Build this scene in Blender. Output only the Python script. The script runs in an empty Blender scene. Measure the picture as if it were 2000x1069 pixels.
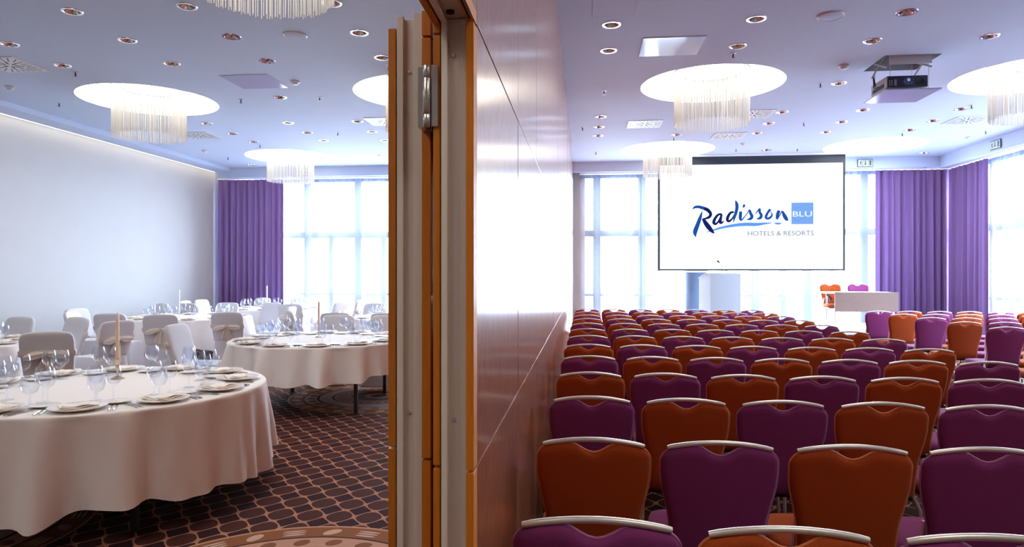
import bpy, bmesh, math, random
from mathutils import Vector, Matrix
random.seed(7)
PI = math.pi
SC = bpy.context.scene
COL = SC.collection

# ------------------------------------------------------------------ camera
YAW = math.atan(140/1330)
cam_d = bpy.data.cameras.new('camera'); cam = bpy.data.objects.new('camera', cam_d); COL.objects.link(cam)
cam.location = (0, 0, 1.56); cam.rotation_euler = (PI/2, 0, YAW)
cam_d.sensor_width = 36; cam_d.lens = 36*1330/2000; cam_d.clip_start = 0.02
SC.camera = cam
# ------------------------------------------------------------------ world / light / exposure
SKY_STRENGTH = 16.5
DISC_STRENGTH = 4.2
SC.view_settings.view_transform = 'Standard'; SC.view_settings.look = 'None'
SC.view_settings.gamma = 1.0; SC.view_settings.use_curve_mapping = False
SC.view_settings.exposure = 1.12
w = bpy.data.worlds.new('sky'); SC.world = w; w.use_nodes = True
bg = w.node_tree.nodes['Background']
bg.inputs[0].default_value = (0.72, 0.85, 1.0, 1); bg.inputs[1].default_value = SKY_STRENGTH
SC.cycles.use_denoising = True
SC.cycles.max_bounces = 8; SC.cycles.diffuse_bounces = 4; SC.cycles.glossy_bounces = 4
SC.cycles.transmission_bounces = 4; SC.cycles.transparent_max_bounces = 24
SC.cycles.caustics_reflective = False; SC.cycles.caustics_refractive = False
SC.cycles.sample_clamp_indirect = 6.0
def portal(loc, rot, sx, sy):          # portals only guide sky sampling through the window openings
    d = bpy.data.lights.new('window_portal', 'AREA'); d.shape = 'RECTANGLE'; d.size = sx; d.size_y = sy
    d.cycles.is_portal = True
    o = bpy.data.objects.new('window_portal', d); COL.objects.link(o); o.location = loc; o.rotation_euler = rot
portal((-5.0, 17.62, 2.05), (-PI/2, 0, 0), 9.4, 4.1)
portal((4.2, 17.62, 2.05), (-PI/2, 0, 0), 9.0, 4.1)
portal((9.15, 12.4, 2.05), (0, PI/2, 0), 4.1, 9.2)

# ------------------------------------------------------------------ room numbers (metres)
XL, XR, YB, YN = -9.7, 8.85, 17.35, -4.0      # left wall, right window wall, back window wall, wall behind the viewer
ZC = 4.26                                      # ceiling
PX0, PX1 = -0.367, -0.262                       # partition left / right face
PYJ = 1.66                                     # jamb of the pass door
DOORZ, SEAMZ = 2.175, 1.085

# ------------------------------------------------------------------ materials
def newmat(n):
    m = bpy.data.materials.new(n); m.use_nodes = True
    return m, m.node_tree, m.node_tree.nodes['Principled BSDF']
def mat(n, c, rough=0.5, metal=0.0, noise=0.0, scale=40, bump=0.0, sheen=0.0, coat=0.0, emit=None, es=0.0, spec=0.5, stretch=None, sheen_col=None):
    m, t, p = newmat(n)
    p.inputs['Roughness'].default_value = rough; p.inputs['Metallic'].default_value = metal
    p.inputs['Specular IOR Level'].default_value = spec
    p.inputs['Base Color'].default_value = (*c, 1)
    if sheen:
        p.inputs['Sheen Weight'].default_value = sheen; p.inputs['Sheen Roughness'].default_value = 0.35
        if sheen_col: p.inputs['Sheen Tint'].default_value = (*sheen_col, 1)
    if coat: p.inputs['Coat Weight'].default_value = coat; p.inputs['Coat Roughness'].default_value = 0.12
    if emit: p.inputs['Emission Color'].default_value = (*emit, 1); p.inputs['Emission Strength'].default_value = es
    if noise or bump:
        tc = t.nodes.new('ShaderNodeTexCoord'); no = t.nodes.new('ShaderNodeTexNoise')
        no.inputs['Scale'].default_value = scale; no.inputs['Detail'].default_value = 4
        if stretch:
            mp = t.nodes.new('ShaderNodeMapping'); mp.inputs['Scale'].default_value = stretch
            t.links.new(tc.outputs['Object'], mp.inputs[0]); t.links.new(mp.outputs[0], no.inputs['Vector'])
        else: t.links.new(tc.outputs['Object'], no.inputs['Vector'])
        if noise:
            r = t.nodes.new('ShaderNodeMapRange'); r.inputs[3].default_value = 1-noise; r.inputs[4].default_value = 1+noise
            t.links.new(no.outputs[0], r.inputs[0])
            mx = t.nodes.new('ShaderNodeMix'); mx.data_type = 'RGBA'; mx.blend_type = 'MULTIPLY'; mx.inputs[0].default_value = 1
            mx.inputs[6].default_value = (*c, 1); t.links.new(r.outputs[0], mx.inputs[7]); t.links.new(mx.outputs[2], p.inputs['Base Color'])
        if bump:
            b = t.nodes.new('ShaderNodeBump'); b.inputs['Strength'].default_value = bump; b.inputs['Distance'].default_value = 0.004
            t.links.new(no.outputs[0], b.inputs['Height']); t.links.new(b.outputs[0], p.inputs['Normal'])
    return m
def emat(n, c, s):
    m = bpy.data.materials.new(n); m.use_nodes = True; t = m.node_tree; t.nodes.clear()
    e = t.nodes.new('ShaderNodeEmission'); e.inputs[0].default_value = (*c, 1); e.inputs[1].default_value = s
    o = t.nodes.new('ShaderNodeOutputMaterial'); t.links.new(e.outputs[0], o.inputs[0]); return m
def thin(n, tint, gloss, diff, dcol=(0.9, 0.93, 1), fres=True, transl=0.6):
    """see-through sheet: transparent + diffuse/translucent weave + a little gloss"""
    m = bpy.data.materials.new(n); m.use_nodes = True; t = m.node_tree; t.nodes.clear()
    o = t.nodes.new('ShaderNodeOutputMaterial'); tr = t.nodes.new('ShaderNodeBsdfTransparent'); tr.inputs[0].default_value = (*tint, 1)
    last = tr.outputs[0]
    if diff:
        d = t.nodes.new('ShaderNodeBsdfDiffuse'); d.inputs[0].default_value = (*dcol, 1)
        l = t.nodes.new('ShaderNodeBsdfTranslucent'); l.inputs[0].default_value = (*dcol, 1)
        m1 = t.nodes.new('ShaderNodeMixShader'); m1.inputs[0].default_value = transl
        t.links.new(d.outputs[0], m1.inputs[1]); t.links.new(l.outputs[0], m1.inputs[2])
        m2 = t.nodes.new('ShaderNodeMixShader')
        lw = t.nodes.new('ShaderNodeLayerWeight'); lw.inputs[0].default_value = 0.5     # weave closes up at grazing view
        mr = t.nodes.new('ShaderNodeMapRange'); mr.inputs[3].default_value = diff; mr.inputs[4].default_value = min(1, diff*2.0)
        t.links.new(lw.outputs['Facing'], mr.inputs[0]); t.links.new(mr.outputs[0], m2.inputs[0])
        t.links.new(last, m2.inputs[1]); t.links.new(m1.outputs[0], m2.inputs[2]); last = m2.outputs[0]
    if gloss:
        g = t.nodes.new('ShaderNodeBsdfGlossy'); g.inputs['Roughness'].default_value = 0.03
        m3 = t.nodes.new('ShaderNodeMixShader'); f = t.nodes.new('ShaderNodeLayerWeight'); f.inputs[0].default_value = gloss
        t.links.new(f.outputs['Fresnel' if fres else 'Facing'], m3.inputs[0]); t.links.new(last, m3.inputs[1]); t.links.new(g.outputs[0], m3.inputs[2]); last = m3.outputs[0]
    t.links.new(last, o.inputs[0]); return m
class NX:
    """tiny node expression helper"""
    def __init__(s, t): s.t = t
    def m(s, op, *a):
        n = s.t.nodes.new('ShaderNodeMath'); n.operation = op
        for i, v in enumerate(a):
            if isinstance(v, (int, float)): n.inputs[i].default_value = v
            else: s.t.links.new(v, n.inputs[i])
        return n.outputs[0]
    def mix(s, f, a, b):
        n = s.t.nodes.new('ShaderNodeMix'); n.data_type = 'RGBA'; n.clamp_factor = True
        for k, v in ((0, f), (6, a), (7, b)):
            if isinstance(v, (int, float)): n.inputs[k].default_value = v
            elif isinstance(v, tuple): n.inputs[k].default_value = (*v, 1)
            else: s.t.links.new(v, n.inputs[k])
        return n.outputs[2]
def wood(n, c1, c2, rough, stretch, coat=0.0, wave=6.0, spec=0.5):
    m, t, p = newmat(n); x = NX(t)
    tc = t.nodes.new('ShaderNodeTexCoord'); mp = t.nodes.new('ShaderNodeMapping'); mp.inputs['Scale'].default_value = stretch
    t.links.new(tc.outputs['Object'], mp.inputs[0])
    no = t.nodes.new('ShaderNodeTexNoise'); no.inputs['Scale'].default_value = 3; no.inputs['Detail'].default_value = 6; t.links.new(mp.outputs[0], no.inputs['Vector'])
    s = x.m('FRACT', x.m('MULTIPLY', no.outputs[0], wave)); s = x.m('ABSOLUTE', x.m('SUBTRACT', s, 0.5)); s = x.m('MULTIPLY', s, 2)
    f = t.nodes.new('ShaderNodeTexNoise'); f.inputs['Scale'].default_value = 60; f.inputs['Detail'].default_value = 3; t.links.new(mp.outputs[0], f.inputs['Vector'])
    k = x.m('ADD', x.m('MULTIPLY', s, 0.7), x.m('MULTIPLY', f.outputs[0], 0.3))
    t.links.new(x.mix(k, c1, c2), p.inputs['Base Color']); p.inputs['Roughness'].default_value = rough; p.inputs['Specular IOR Level'].default_value = spec
    if coat: p.inputs['Coat Weight'].default_value = coat; p.inputs['Coat Roughness'].default_value = 0.16; p.inputs['Coat IOR'].default_value = 1.6
    return m
M = dict(
    wall=mat('wall_paint', (0.50, 0.50, 0.51), 0.7, noise=0.03, scale=3),
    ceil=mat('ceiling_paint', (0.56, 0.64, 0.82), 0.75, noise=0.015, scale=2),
    white=mat('white_gloss_paint', (0.82, 0.82, 0.84), 0.4),
    whitem=mat('white_plastic', (0.75, 0.76, 0.8), 0.35),
    frame=mat('window_aluminium', (0.20, 0.24, 0.31), 0.5, 0.2),
    panel=wood('partition_veneer', (0.56, 0.21, 0.105), (0.24, 0.072, 0.035), 0.28, (5, 5, 0.9), coat=0.8, wave=9),
    edge=wood('partition_edge', (0.72, 0.235, 0.015), (0.58, 0.17, 0.010), 0.45, (40, 40, 1.2)),
    alu=mat('brushed_aluminium', (0.84, 0.77, 0.70), 0.45, 0.15, noise=0.06, scale=8, stretch=(30, 30, 0.3)),
    alu_shade=mat('brushed_aluminium_shade', (0.78, 0.71, 0.66), 0.45, 0.15, noise=0.06, scale=8, stretch=(30, 30, 0.3)),  # darker copy of the brushed aluminium, with shade put into its colour
    dark=mat('dark_gap', (0.012, 0.008, 0.01), 0.8),
    steel=mat('satin_steel', (0.62, 0.60, 0.58), 0.28, 0.9),
    grip=mat('chair_grip_metal', (0.72, 0.69, 0.66), 0.36, 0.55),
    chrome=mat('chrome', (0.85, 0.85, 0.88), 0.08, 1.0),
    black=mat('black_metal', (0.012, 0.012, 0.014), 0.45),
    purple=mat('purple_chair_fabric', (0.20, 0.029, 0.14), 0.8, noise=0.12, scale=300, bump=0.25, sheen=0.5, sheen_col=(0.80, 0.55, 0.9), spec=0.2),
    orange=mat('orange_chair_fabric', (0.35, 0.054, 0.007), 0.8, noise=0.12, scale=300, bump=0.25, sheen=0.45, sheen_col=(1.0, 0.62, 0.38), spec=0.2),
    purple_pipe=mat('purple_piping', (0.34, 0.10, 0.27), 0.7, sheen=0.6),
    orange_pipe=mat('orange_piping', (0.60, 0.16, 0.05), 0.7, sheen=0.6),
    linen=mat('white_linen', (0.88, 0.84, 0.84), 0.85, noise=0.03, scale=60, bump=0.06, sheen=0.2),
    cover=mat('chair_cover_cloth', (0.66, 0.66, 0.72), 0.85, noise=0.04, scale=30, bump=0.1, sheen=0.25),
    sash=mat('cream_organza_sash', (0.72, 0.66, 0.61), 0.6, noise=0.06, scale=60, bump=0.2, sheen=0.5),
    china=mat('cream_china', (0.92, 0.86, 0.78), 0.25, coat=0.3),
    napkin=mat('folded_napkin', (0.92, 0.88, 0.85), 0.8, bump=0.1, noise=0.02, scale=80),
    silver=mat('cutlery_silver', (0.75, 0.74, 0.73), 0.16, 1.0),
    candle=mat('candle_wax', (0.80, 0.55, 0.40), 0.5),
    cand_w=mat('white_candle_wax', (0.85, 0.85, 0.85), 0.5),
    brass=mat('candle_holder', (0.70, 0.55, 0.36), 0.25, 0.8),
    glass=thin('table_glass', (0.97, 0.98, 1.0), 0.09, 0.006, fres=False),
    pane=thin('window_pane', (0.98, 0.99, 1.0), 0.05, 0),
    sheer=thin('sheer_voile', (0.97, 0.985, 1.0), 0, 0.15, dcol=(0.80, 0.87, 0.98)),
    band=thin('sheer_heading', (0.97, 0.985, 1.0), 0, 0.62, dcol=(0.30, 0.36, 0.50), transl=0.3),
    drape=mat('purple_drape', (0.23, 0.135, 0.36), 0.75, noise=0.06, scale=50, sheen=0.35, sheen_col=(0.75, 0.6, 0.95)),
    glow=emat('lit_ceiling_disc', (1.0, 0.94, 0.84), DISC_STRENGTH),
    ledge=emat('lit_led_strip', (1.0, 0.92, 0.80), 1.1),
    recess=mat('recess_paint', (0.86, 0.84, 0.80), 0.6),
    strand=mat('white_bead_strand', (0.56, 0.55, 0.54), 0.5),
    screen=emat('projected_white', (1.0, 1.0, 1.0), 0.66),
    screen_black=mat('screen_black_border', (0.012, 0.018, 0.035), 0.7),
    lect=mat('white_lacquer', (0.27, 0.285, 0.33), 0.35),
    maple=wood('pale_maple', (0.17, 0.097, 0.082), (0.14, 0.08, 0.068), 0.5, (0.7, 6, 12)),
    stage=mat('stage_deck', (0.75, 0.77, 0.80), 0.25),
    skirt=mat('stage_skirt', (0.02, 0.03, 0.055), 0.8),
    column=mat('column_paint', (0.10, 0.16, 0.28), 0.6),
    ground=mat('terrace_paving', (0.30, 0.31, 0.32), 0.8, noise=0.05, scale=2),
    house=mat('pale_render', (0.5, 0.52, 0.55), 0.8), roofm=mat('grey_roof_tiles', (0.35, 0.35, 0.37), 0.8),
    panel_mirror=mat('polished_hatch', (0.60, 0.66, 0.86), 0.10, 0.05),
    hatch=mat('grey_hatch_paint', (0.40, 0.41, 0.55), 0.5),
    signg=mat('exit_sign_green', (0.10, 0.16, 0.13), 0.5), signw=mat('exit_sign_white', (0.75, 0.82, 0.78), 0.5),
    lens=mat('lens_glass', (0.10, 0.16, 0.35), 0.05, 0.6), grey=mat('projector_grey', (0.42, 0.43, 0.46), 0.4),
    navy=mat('projector_face', (0.012, 0.018, 0.045), 0.3),
    slot=mat('diffuser_slot', (0.03, 0.035, 0.06), 0.8),
)

# ------------------------------------------------------------------ mesh helpers
class MB:
    def __init__(s): s.v = []; s.f = []
    def add(s, vs, fs):
        o = len(s.v); s.v += [tuple(p) for p in vs]; s.f += [tuple(i+o for i in q) for q in fs]; return s
    def box(s, x0, x1, y0, y1, z0, z1):
        return s.add([(x0,y0,z0),(x1,y0,z0),(x1,y1,z0),(x0,y1,z0),(x0,y0,z1),(x1,y0,z1),(x1,y1,z1),(x0,y1,z1)],
                     [(0,3,2,1),(4,5,6,7),(0,1,5,4),(1,2,6,5),(2,3,7,6),(3,0,4,7)])
    def bbox(s, x0, x1, y0, y1, z0, z1, b=0.003):      # box with chamfered vertical and horizontal edges
        bm = bmesh.new(); bmesh.ops.create_cube(bm, size=1)
        for v in bm.verts: v.co = Vector(((x0+x1)/2+v.co.x*(x1-x0), (y0+y1)/2+v.co.y*(y1-y0), (z0+z1)/2+v.co.z*(z1-z0)))
        bmesh.ops.bevel(bm, geom=bm.edges[:], offset=b, segments=2, affect='EDGES', profile=0.6)
        bm.verts.index_update(); s.add([v.co[:] for v in bm.verts], [[v.index for v in f.verts] for f in bm.faces]); bm.free(); return s
    def lathe(s, prof, n=24, c=(0, 0, 0), cap=True):
        vs = []; fs = []
        for r, z in prof:
            for k in range(n):
                a = 2*PI*k/n; vs.append((c[0]+r*math.cos(a), c[1]+r*math.sin(a), c[2]+z))
        for i in range(len(prof)-1):
            for k in range(n):
                k2 = (k+1) % n; fs.append((i*n+k, i*n+k2, (i+1)*n+k2, (i+1)*n+k))
        if cap:
            if prof[0][0] > 1e-4: fs.append(tuple(reversed(range(n))))
            if prof[-1][0] > 1e-4: fs.append(tuple((len(prof)-1)*n+k for k in range(n)))
        return s.add(vs, fs)
    def tube(s, pts, r, n=8, cap=True):
        pts = [Vector(p) for p in pts]; rs = r if isinstance(r, (list, tuple)) else [r]*len(pts)
        vs = []; fs = []; prev = None
        for i, p in enumerate(pts):
            d = (pts[min(i+1, len(pts)-1)]-pts[max(i-1, 0)]).normalized()
            if prev is None:
                a = Vector((0, 0, 1)) if abs(d.z) < 0.9 else Vector((1, 0, 0)); prev = d.cross(a).normalized()
            n1 = (prev-d*prev.dot(d)).normalized(); prev = n1; n2 = d.cross(n1)
            for k in range(n):
                a = 2*PI*k/n; vs.append(p+(n1*math.cos(a)+n2*math.sin(a))*rs[i])
        for i in range(len(pts)-1):
            for k in range(n):
                k2 = (k+1) % n; fs.append((i*n+k, i*n+k2, (i+1)*n+k2, (i+1)*n+k))
        if cap: fs += [tuple(reversed(range(n))), tuple((len(pts)-1)*n+k for k in range(n))]
        return s.add(vs, fs)
    def loft(s, rings, cap=(True, True)):
        n = len(rings[0]); vs = [p for r in rings for p in r]; fs = []
        for i in range(len(rings)-1):
            for k in range(n):
                k2 = (k+1) % n; fs.append((i*n+k, i*n+k2, (i+1)*n+k2, (i+1)*n+k))
        if cap[0]: fs.append(tuple(reversed(range(n))))
        if cap[1]: fs.append(tuple((len(rings)-1)*n+k for k in range(n)))
        return s.add(vs, fs)
    def grid(s, P):
        nr, nc = len(P), len(P[0]); vs = [p for r in P for p in r]
        return s.add(vs, [(i*nc+j, i*nc+j+1, (i+1)*nc+j+1, (i+1)*nc+j) for i in range(nr-1) for j in range(nc-1)])
    def mesh(s, name, m, smooth=False):
        me = bpy.data.meshes.new(name); me.from_pydata(s.v, [], s.f)
        bm = bmesh.new(); bm.from_mesh(me); bmesh.ops.remove_doubles(bm, verts=bm.verts, dist=1e-5)
        bmesh.ops.recalc_face_normals(bm, faces=bm.faces); bm.to_mesh(me); bm.free()
        for mm in (m if isinstance(m, (list, tuple)) else [m]): me.materials.append(M[mm])
        if smooth:
            me.polygons.foreach_set('use_smooth', [True]*len(me.polygons))
            me.set_sharp_from_angle(angle=math.radians(smooth if smooth is not True else 45))
        me.update(); return me
    def build(s, name, m, parent=None, smooth=False, loc=None):
        o = bpy.data.objects.new(name, s.mesh(name, m, smooth)); COL.objects.link(o)
        if parent: o.parent = parent
        if loc: o.location = loc
        return o
def put(name, me, parent=None, loc=(0, 0, 0), rz=0.0, scale=None):
    o = bpy.data.objects.new(name, me); COL.objects.link(o); o.location = loc; o.rotation_euler = (0, 0, rz)
    if parent: o.parent = parent
    if scale: o.scale = scale
    return o
def tag(o, label, cat, group=None):
    o['label'] = label; o['category'] = cat
    if group: o['group'] = group
    return o
def thing(name, label, cat, loc=(0, 0, 0), rz=0.0, group=None):
    o = bpy.data.objects.new(name, None); COL.objects.link(o); o.empty_display_size = 0.1
    o.location = loc; o.rotation_euler = (0, 0, rz); return tag(o, label, cat, group)
def struct(o, label=None, cat=None):
    o['kind'] = 'structure'
    if label: o['label'] = label
    if cat: o['category'] = cat
    return o
def dup(root, loc, rz, label, group=None):
    def cp(o, par):
        c = o.copy(); COL.objects.link(c); c.parent = par
        for ch in kids.get(o, []): cp(ch, c)
        return c
    kids = {}
    def walk(o):
        kids[o] = list(o.children)
        for ch in kids[o]: walk(ch)
    walk(root)
    r = cp(root, None); r.location = loc; r.rotation_euler = (0, 0, rz); r['label'] = label
    if group: r['group'] = group
    return r
ORD = ['first','second','third','fourth','fifth','sixth','seventh','eighth','ninth','tenth','eleventh','twelfth','thirteenth','fourteenth']

# ------------------------------------------------------------------ floor with carpet
def carpet_material():
    m, t, p = newmat('patterned_carpet'); x = NX(t)
    tc = t.nodes.new('ShaderNodeTexCoord'); sx = t.nodes.new('ShaderNodeSeparateXYZ'); t.links.new(tc.outputs['Object'], sx.inputs[0])
    X, Y = sx.outputs[0], sx.outputs[1]
    nz = t.nodes.new('ShaderNodeTexNoise'); nz.inputs['Scale'].default_value = 9; t.links.new(tc.outputs['Object'], nz.inputs['Vector'])
    fz = t.nodes.new('ShaderNodeTexNoise'); fz.inputs['Scale'].default_value = 160; fz.inputs['Detail'].default_value = 3; t.links.new(tc.outputs['Object'], fz.inputs['Vector'])
    a = x.m('COSINE', x.m('MULTIPLY', X, 2*PI/0.195)); b = x.m('COSINE', x.m('MULTIPLY', Y, 2*PI/0.235))
    g = x.m('ADD', x.m('ADD', a, b), x.m('MULTIPLY', x.m('ADD', x.m('MULTIPLY', a, b), 1.0), 0.45))
    g = x.m('ADD', g, x.m('MULTIPLY', x.m('SUBTRACT', nz.outputs[0], 0.5), 0.25))
    line = x.m('LESS_THAN', x.m('ABSOLUTE', g), 0.17)
    oval = x.m('GREATER_THAN', g, 0.2)
    base = x.mix(oval, (0.040, 0.014, 0.020), (0.075, 0.026, 0.022))
    col = x.mix(line, base, (0.46, 0.215, 0.14))
    def medal(col, cx, cy, R, k):
        dx = x.m('SUBTRACT', X, cx); dy = x.m('SUBTRACT', Y, cy)
        r = x.m('DIVIDE', x.m('SQRT', x.m('ADD', x.m('MULTIPLY', dx, dx), x.m('MULTIPLY', dy, dy))), R)
        th = x.m('ARCTAN2', dy, dx)
        cr = t.nodes.new('ShaderNodeValToRGB'); cr.color_ramp.interpolation = 'CONSTANT'; t.links.new(r, cr.inputs[0])
        stops = [(0, (0.05, 0.02, 0.02)), (.10, (0.40, 0.2, 0.15)), (.16, (0.06, 0.025, 0.025)), (.30, (0.32, 0.15, 0.10)), (.42, (0.05, 0.02, 0.02)), (.46, (0.40, 0.24, 0.19)),
                 (.50, (0.05, 0.02, 0.02)), (.52, (0.55, 0.40, 0.36)), (.66, (0.06, 0.02, 0.02)), (.68, (0.55, 0.30, 0.22)), (.82, (0.05, 0.02, 0.02)), (.833, (0.27, 0.105, 0.045)), (.978, (0.55, 0.30, 0.20))]
        e = cr.color_ramp.elements
        e[0].position = 0; e[0].color = (*stops[0][1], 1); e[1].position = stops[1][0]; e[1].color = (*stops[1][1], 1)
        for q, c in stops[2:]:
            n = e.new(q); n.color = (*c, 1)
        c2 = cr.outputs[0]
        def leaf(c2, rc, rw, n, aw, colr, ph):
            f = x.m('SUBTRACT', x.m('FRACT', x.m('ADD', x.m('MULTIPLY', th, n/(2*PI)), ph)), 0.5)
            u_ = x.m('DIVIDE', x.m('ADD', f, x.m('MULTIPLY', x.m('SUBTRACT', r, rc), 1.2)), aw); v_ = x.m('DIVIDE', x.m('SUBTRACT', r, rc), rw)
            return x.mix(x.m('LESS_THAN', x.m('ADD', x.m('MULTIPLY', u_, u_), x.m('MULTIPLY', v_, v_)), 1.0), c2, colr)
        c2 = leaf(c2, 0.75, 0.045, 26, 0.24, (0.25, 0.10, 0.05), 0.0)
        c2 = leaf(c2, 0.905, 0.045, 13, 0.10, (0.62, 0.40, 0.30), 0.1)
        for br in (-0.03, 0.0, 0.03):                   # small white branches between the leaves
            c2 = leaf(c2, 0.905+br, 0.008, 13, 0.15, (0.66, 0.52, 0.46), 0.6)
        c2 = leaf(c2, 0.44, 0.02, 30, 0.3, (0.45, 0.28, 0.22), 0.2)
        return x.mix(x.m('LESS_THAN', r, 1.0), col, c2)
    for k, (cx, cy, R) in enumerate(((-1.44, 3.05, 1.02), (-2.6, 8.47, 1.11), (-4.08, 3.7, 1.02), (-5.9, 8.9, 1.1))): col = medal(col, cx, cy, R, k)
    fuzz = x.m('ADD', 0.72, x.m('MULTIPLY', fz.outputs[0], 0.56))
    mx = t.nodes.new('ShaderNodeMix'); mx.data_type = 'RGBA'; mx.blend_type = 'MULTIPLY'; mx.inputs[0].default_value = 1
    t.links.new(col, mx.inputs[6]); t.links.new(fuzz, mx.inputs[7]); t.links.new(mx.outputs[2], p.inputs['Base Color'])
    p.inputs['Roughness'].default_value = 0.95; p.inputs['Specular IOR Level'].default_value = 0.1
    bp = t.nodes.new('ShaderNodeBump'); bp.inputs['Strength'].default_value = 0.4; bp.inputs['Distance'].default_value = 0.006
    t.links.new(fz.outputs[0], bp.inputs['Height']); t.links.new(bp.outputs[0], p.inputs['Normal'])
    return m
M['carpet'] = carpet_material()
M['rearwall'] = wood('bounce_tuned_wood', (0.42, 0.32, 0.26), (0.36, 0.27, 0.22), 0.5, (3, 3, 0.6))  # unseen wall; wood finish invented to set the light it throws back
struct(MB().box(XL-.2, XR+.3, YN-.2, YB+.2, -0.12, 0).build('floor', 'carpet'), 'brown patterned carpet with pale lattice and round medallions', 'floor')
struct(MB().box(-60, 60, YB+.2, 80, -0.4, -0.2).box(XR+.3, 60, -30, YB+.2, -0.4, -0.2).build('ground', 'ground'), 'pale terrace paving outside the windows', 'ground')

# ------------------------------------------------------------------ ceiling with round recesses and downlight holes
DISC_R = 1.0
DISCS = [(x, y) for y in (-0.2, 4.95, 10.0, 15.15) for x in (-6.75, -2.42, 1.82, 6.12)]
DOWN = [(-5.24, 6.5), (-3.99, 6.5), (-2.5, 6.57), (-6.72, 7.35), (-5.25, 7.37), (-3.99, 7.38), (-2.5, 7.41), (-6.72, 8.17), (-5.27, 8.25), (-4.0, 8.27), (-2.5, 8.29),
        (-4.62, 9.99), (-6.74, 11.6), (-6.74, 12.5), (-6.73, 13.32), (-5.26, 11.7), (-5.26, 12.55), (-5.24, 13.33), (-3.99, 11.72), (-4.0, 12.59), (-4.0, 13.44), (-8.21, 16.13), (-4.63, 15.11),
        (0.3, 7.46), (0.3, 8.32), (1.82, 7.45), (1.82, 8.32), (3.32, 7.42), (3.33, 8.29), (4.59, 8.27), (0.29, 11.81), (0.28, 12.63), (0.28, 13.43), (3.3, 11.79), (3.31, 12.65), (3.31, 13.5),
        (4.58, 11.78), (4.56, 12.66), (4.59, 13.54), (6.15, 11.88), (6.13, 12.74), (6.09, 13.51), (3.6, 10.09), (1.8, 13.49), (7.56, 16.1), (3.97, 15.37)]
PROJ = (3.71, 4.38, 8.86, 9.54)        # opening of the projector lift
def ceiling_mesh():
    cu = bpy.data.curves.new('c', 'CURVE'); cu.dimensions = '2D'; cu.fill_mode = 'BOTH'
    def spl(pts):
        s = cu.splines.new('POLY'); s.points.add(len(pts)-1)
        for p, q in zip(s.points, pts): p.co = (*q, 0, 1)
        s.use_cyclic_u = True
    spl([(-9.0, YN), (8.15, YN), (8.15, 16.6), (-9.0, 16.6)])
    for (x, y) in DISCS: spl([(x+DISC_R*math.cos(2*PI*k/64), y+DISC_R*math.sin(2*PI*k/64)) for k in range(64)])
    for (x, y) in DOWN: spl([(x+.085*math.cos(2*PI*k/16), y+.085*math.sin(2*PI*k/16)) for k in range(16)])
    spl([(PROJ[0], PROJ[2]), (PROJ[1], PROJ[2]), (PROJ[1], PROJ[3]), (PROJ[0], PROJ[3])])
    o = bpy.data.objects.new('c', cu); COL.objects.link(o); bpy.context.view_layer.update()
    me = bpy.data.meshes.new_from_object(o.evaluated_get(bpy.context.evaluated_depsgraph_get()))
    bpy.data.objects.remove(o); me.materials.clear(); me.materials.append(M['ceil']); me.name = 'ceiling'; return me
ceil = struct(put('ceiling', ceiling_mesh(), loc=(0, 0, ZC)), 'white painted ceiling with round lit recesses', 'ceiling')
MB().box(XL-.2, XR+.3, YN-.2, YB+.3, ZC+.45, ZC+.6).build('roof_slab', 'ceil', ceil, loc=(0, 0, -ZC))
# perimeter soffits and light coves
struct(MB().box(-9.42, -9.0, YN, YB, ZC-.09, ZC+.02).build('trim_1', 'ceil'), 'lowered ceiling soffit along the plain wall', 'soffit')
struct(MB().box(-9.42, 8.15, 16.6, 16.66, ZC-.24, ZC+.02).box(-9.42, 8.15, 16.66, YB, ZC-.15, ZC-.12).build('trim_2', 'ceil'), 'ceiling bulkhead above the back windows', 'bulkhead')
struct(MB().box(8.15, 8.21, YN, 16.6, ZC-.28, ZC+.02).box(8.21, XR, YN, YB, ZC-.15, ZC-.12).build('trim_3', 'ceil'), 'ceiling bulkhead along the side windows', 'bulkhead')
led = MB().box(XL+.02, -9.42, YN, YB-.1, ZC-.035, ZC-.03).build('light_strip', 'ledge'); tag(led, 'long lit strip between ceiling and plain side wall', 'light')
led = MB().box(8.23, 8.33, YN, 16.9, ZC-.165, ZC-.155).build('light_strip', 'ledge'); tag(led, 'lit strip under the bulkhead along the side windows', 'light')
led = MB().box(0.0, 8.2, 16.68, 16.78, ZC-.165, ZC-.155).build('light_strip', 'ledge'); tag(led, 'lit strip under the bulkhead above projection screen windows', 'light')
led = MB().box(-9.3, -0.5, 16.68, 16.78, ZC-.165, ZC-.155).build('light_strip', 'ledge'); tag(led, 'lit strip under the bulkhead in the banquet room', 'light')
# ------------------------------------------------------------------ walls
struct(MB().box(XL-.2, XL, YN-.2, YB+.2, 0, ZC+.45).build('wall_left', 'wall'), 'plain off-white side wall of the banquet room', 'wall')
struct(MB().box(XL, XR+.3, YN-.2, YN, 0, ZC+.45).build('wall_near', 'rearwall'), 'unseen wall behind the viewer, wood finish added to tune the light', 'wall')
struct(MB().box(XL-.2, XR+.3, YB, YB+.25, 4.08, ZC+.45).box(XL-.2, -9.2, YB, YB+.25, 0, 4.08).box(8.55, XR+.3, YB, YB+.25, 0, 4.08).box(PX0-.3, PX1+.3, YB, YB+.25, 0, 4.08).build('wall_back', 'wall'), 'white wall strips around the back windows', 'wall')
struct(MB().box(XR, XR+.25, YN, YB, 4.08, ZC+.45).box(XR, XR+.25, YN, 8.0, 0, 4.08).box(XR, XR+.25, 17.0, YB, 0, 4.08).build('wall_right', 'wall'), 'white wall strips around the side windows', 'wall')
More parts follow.
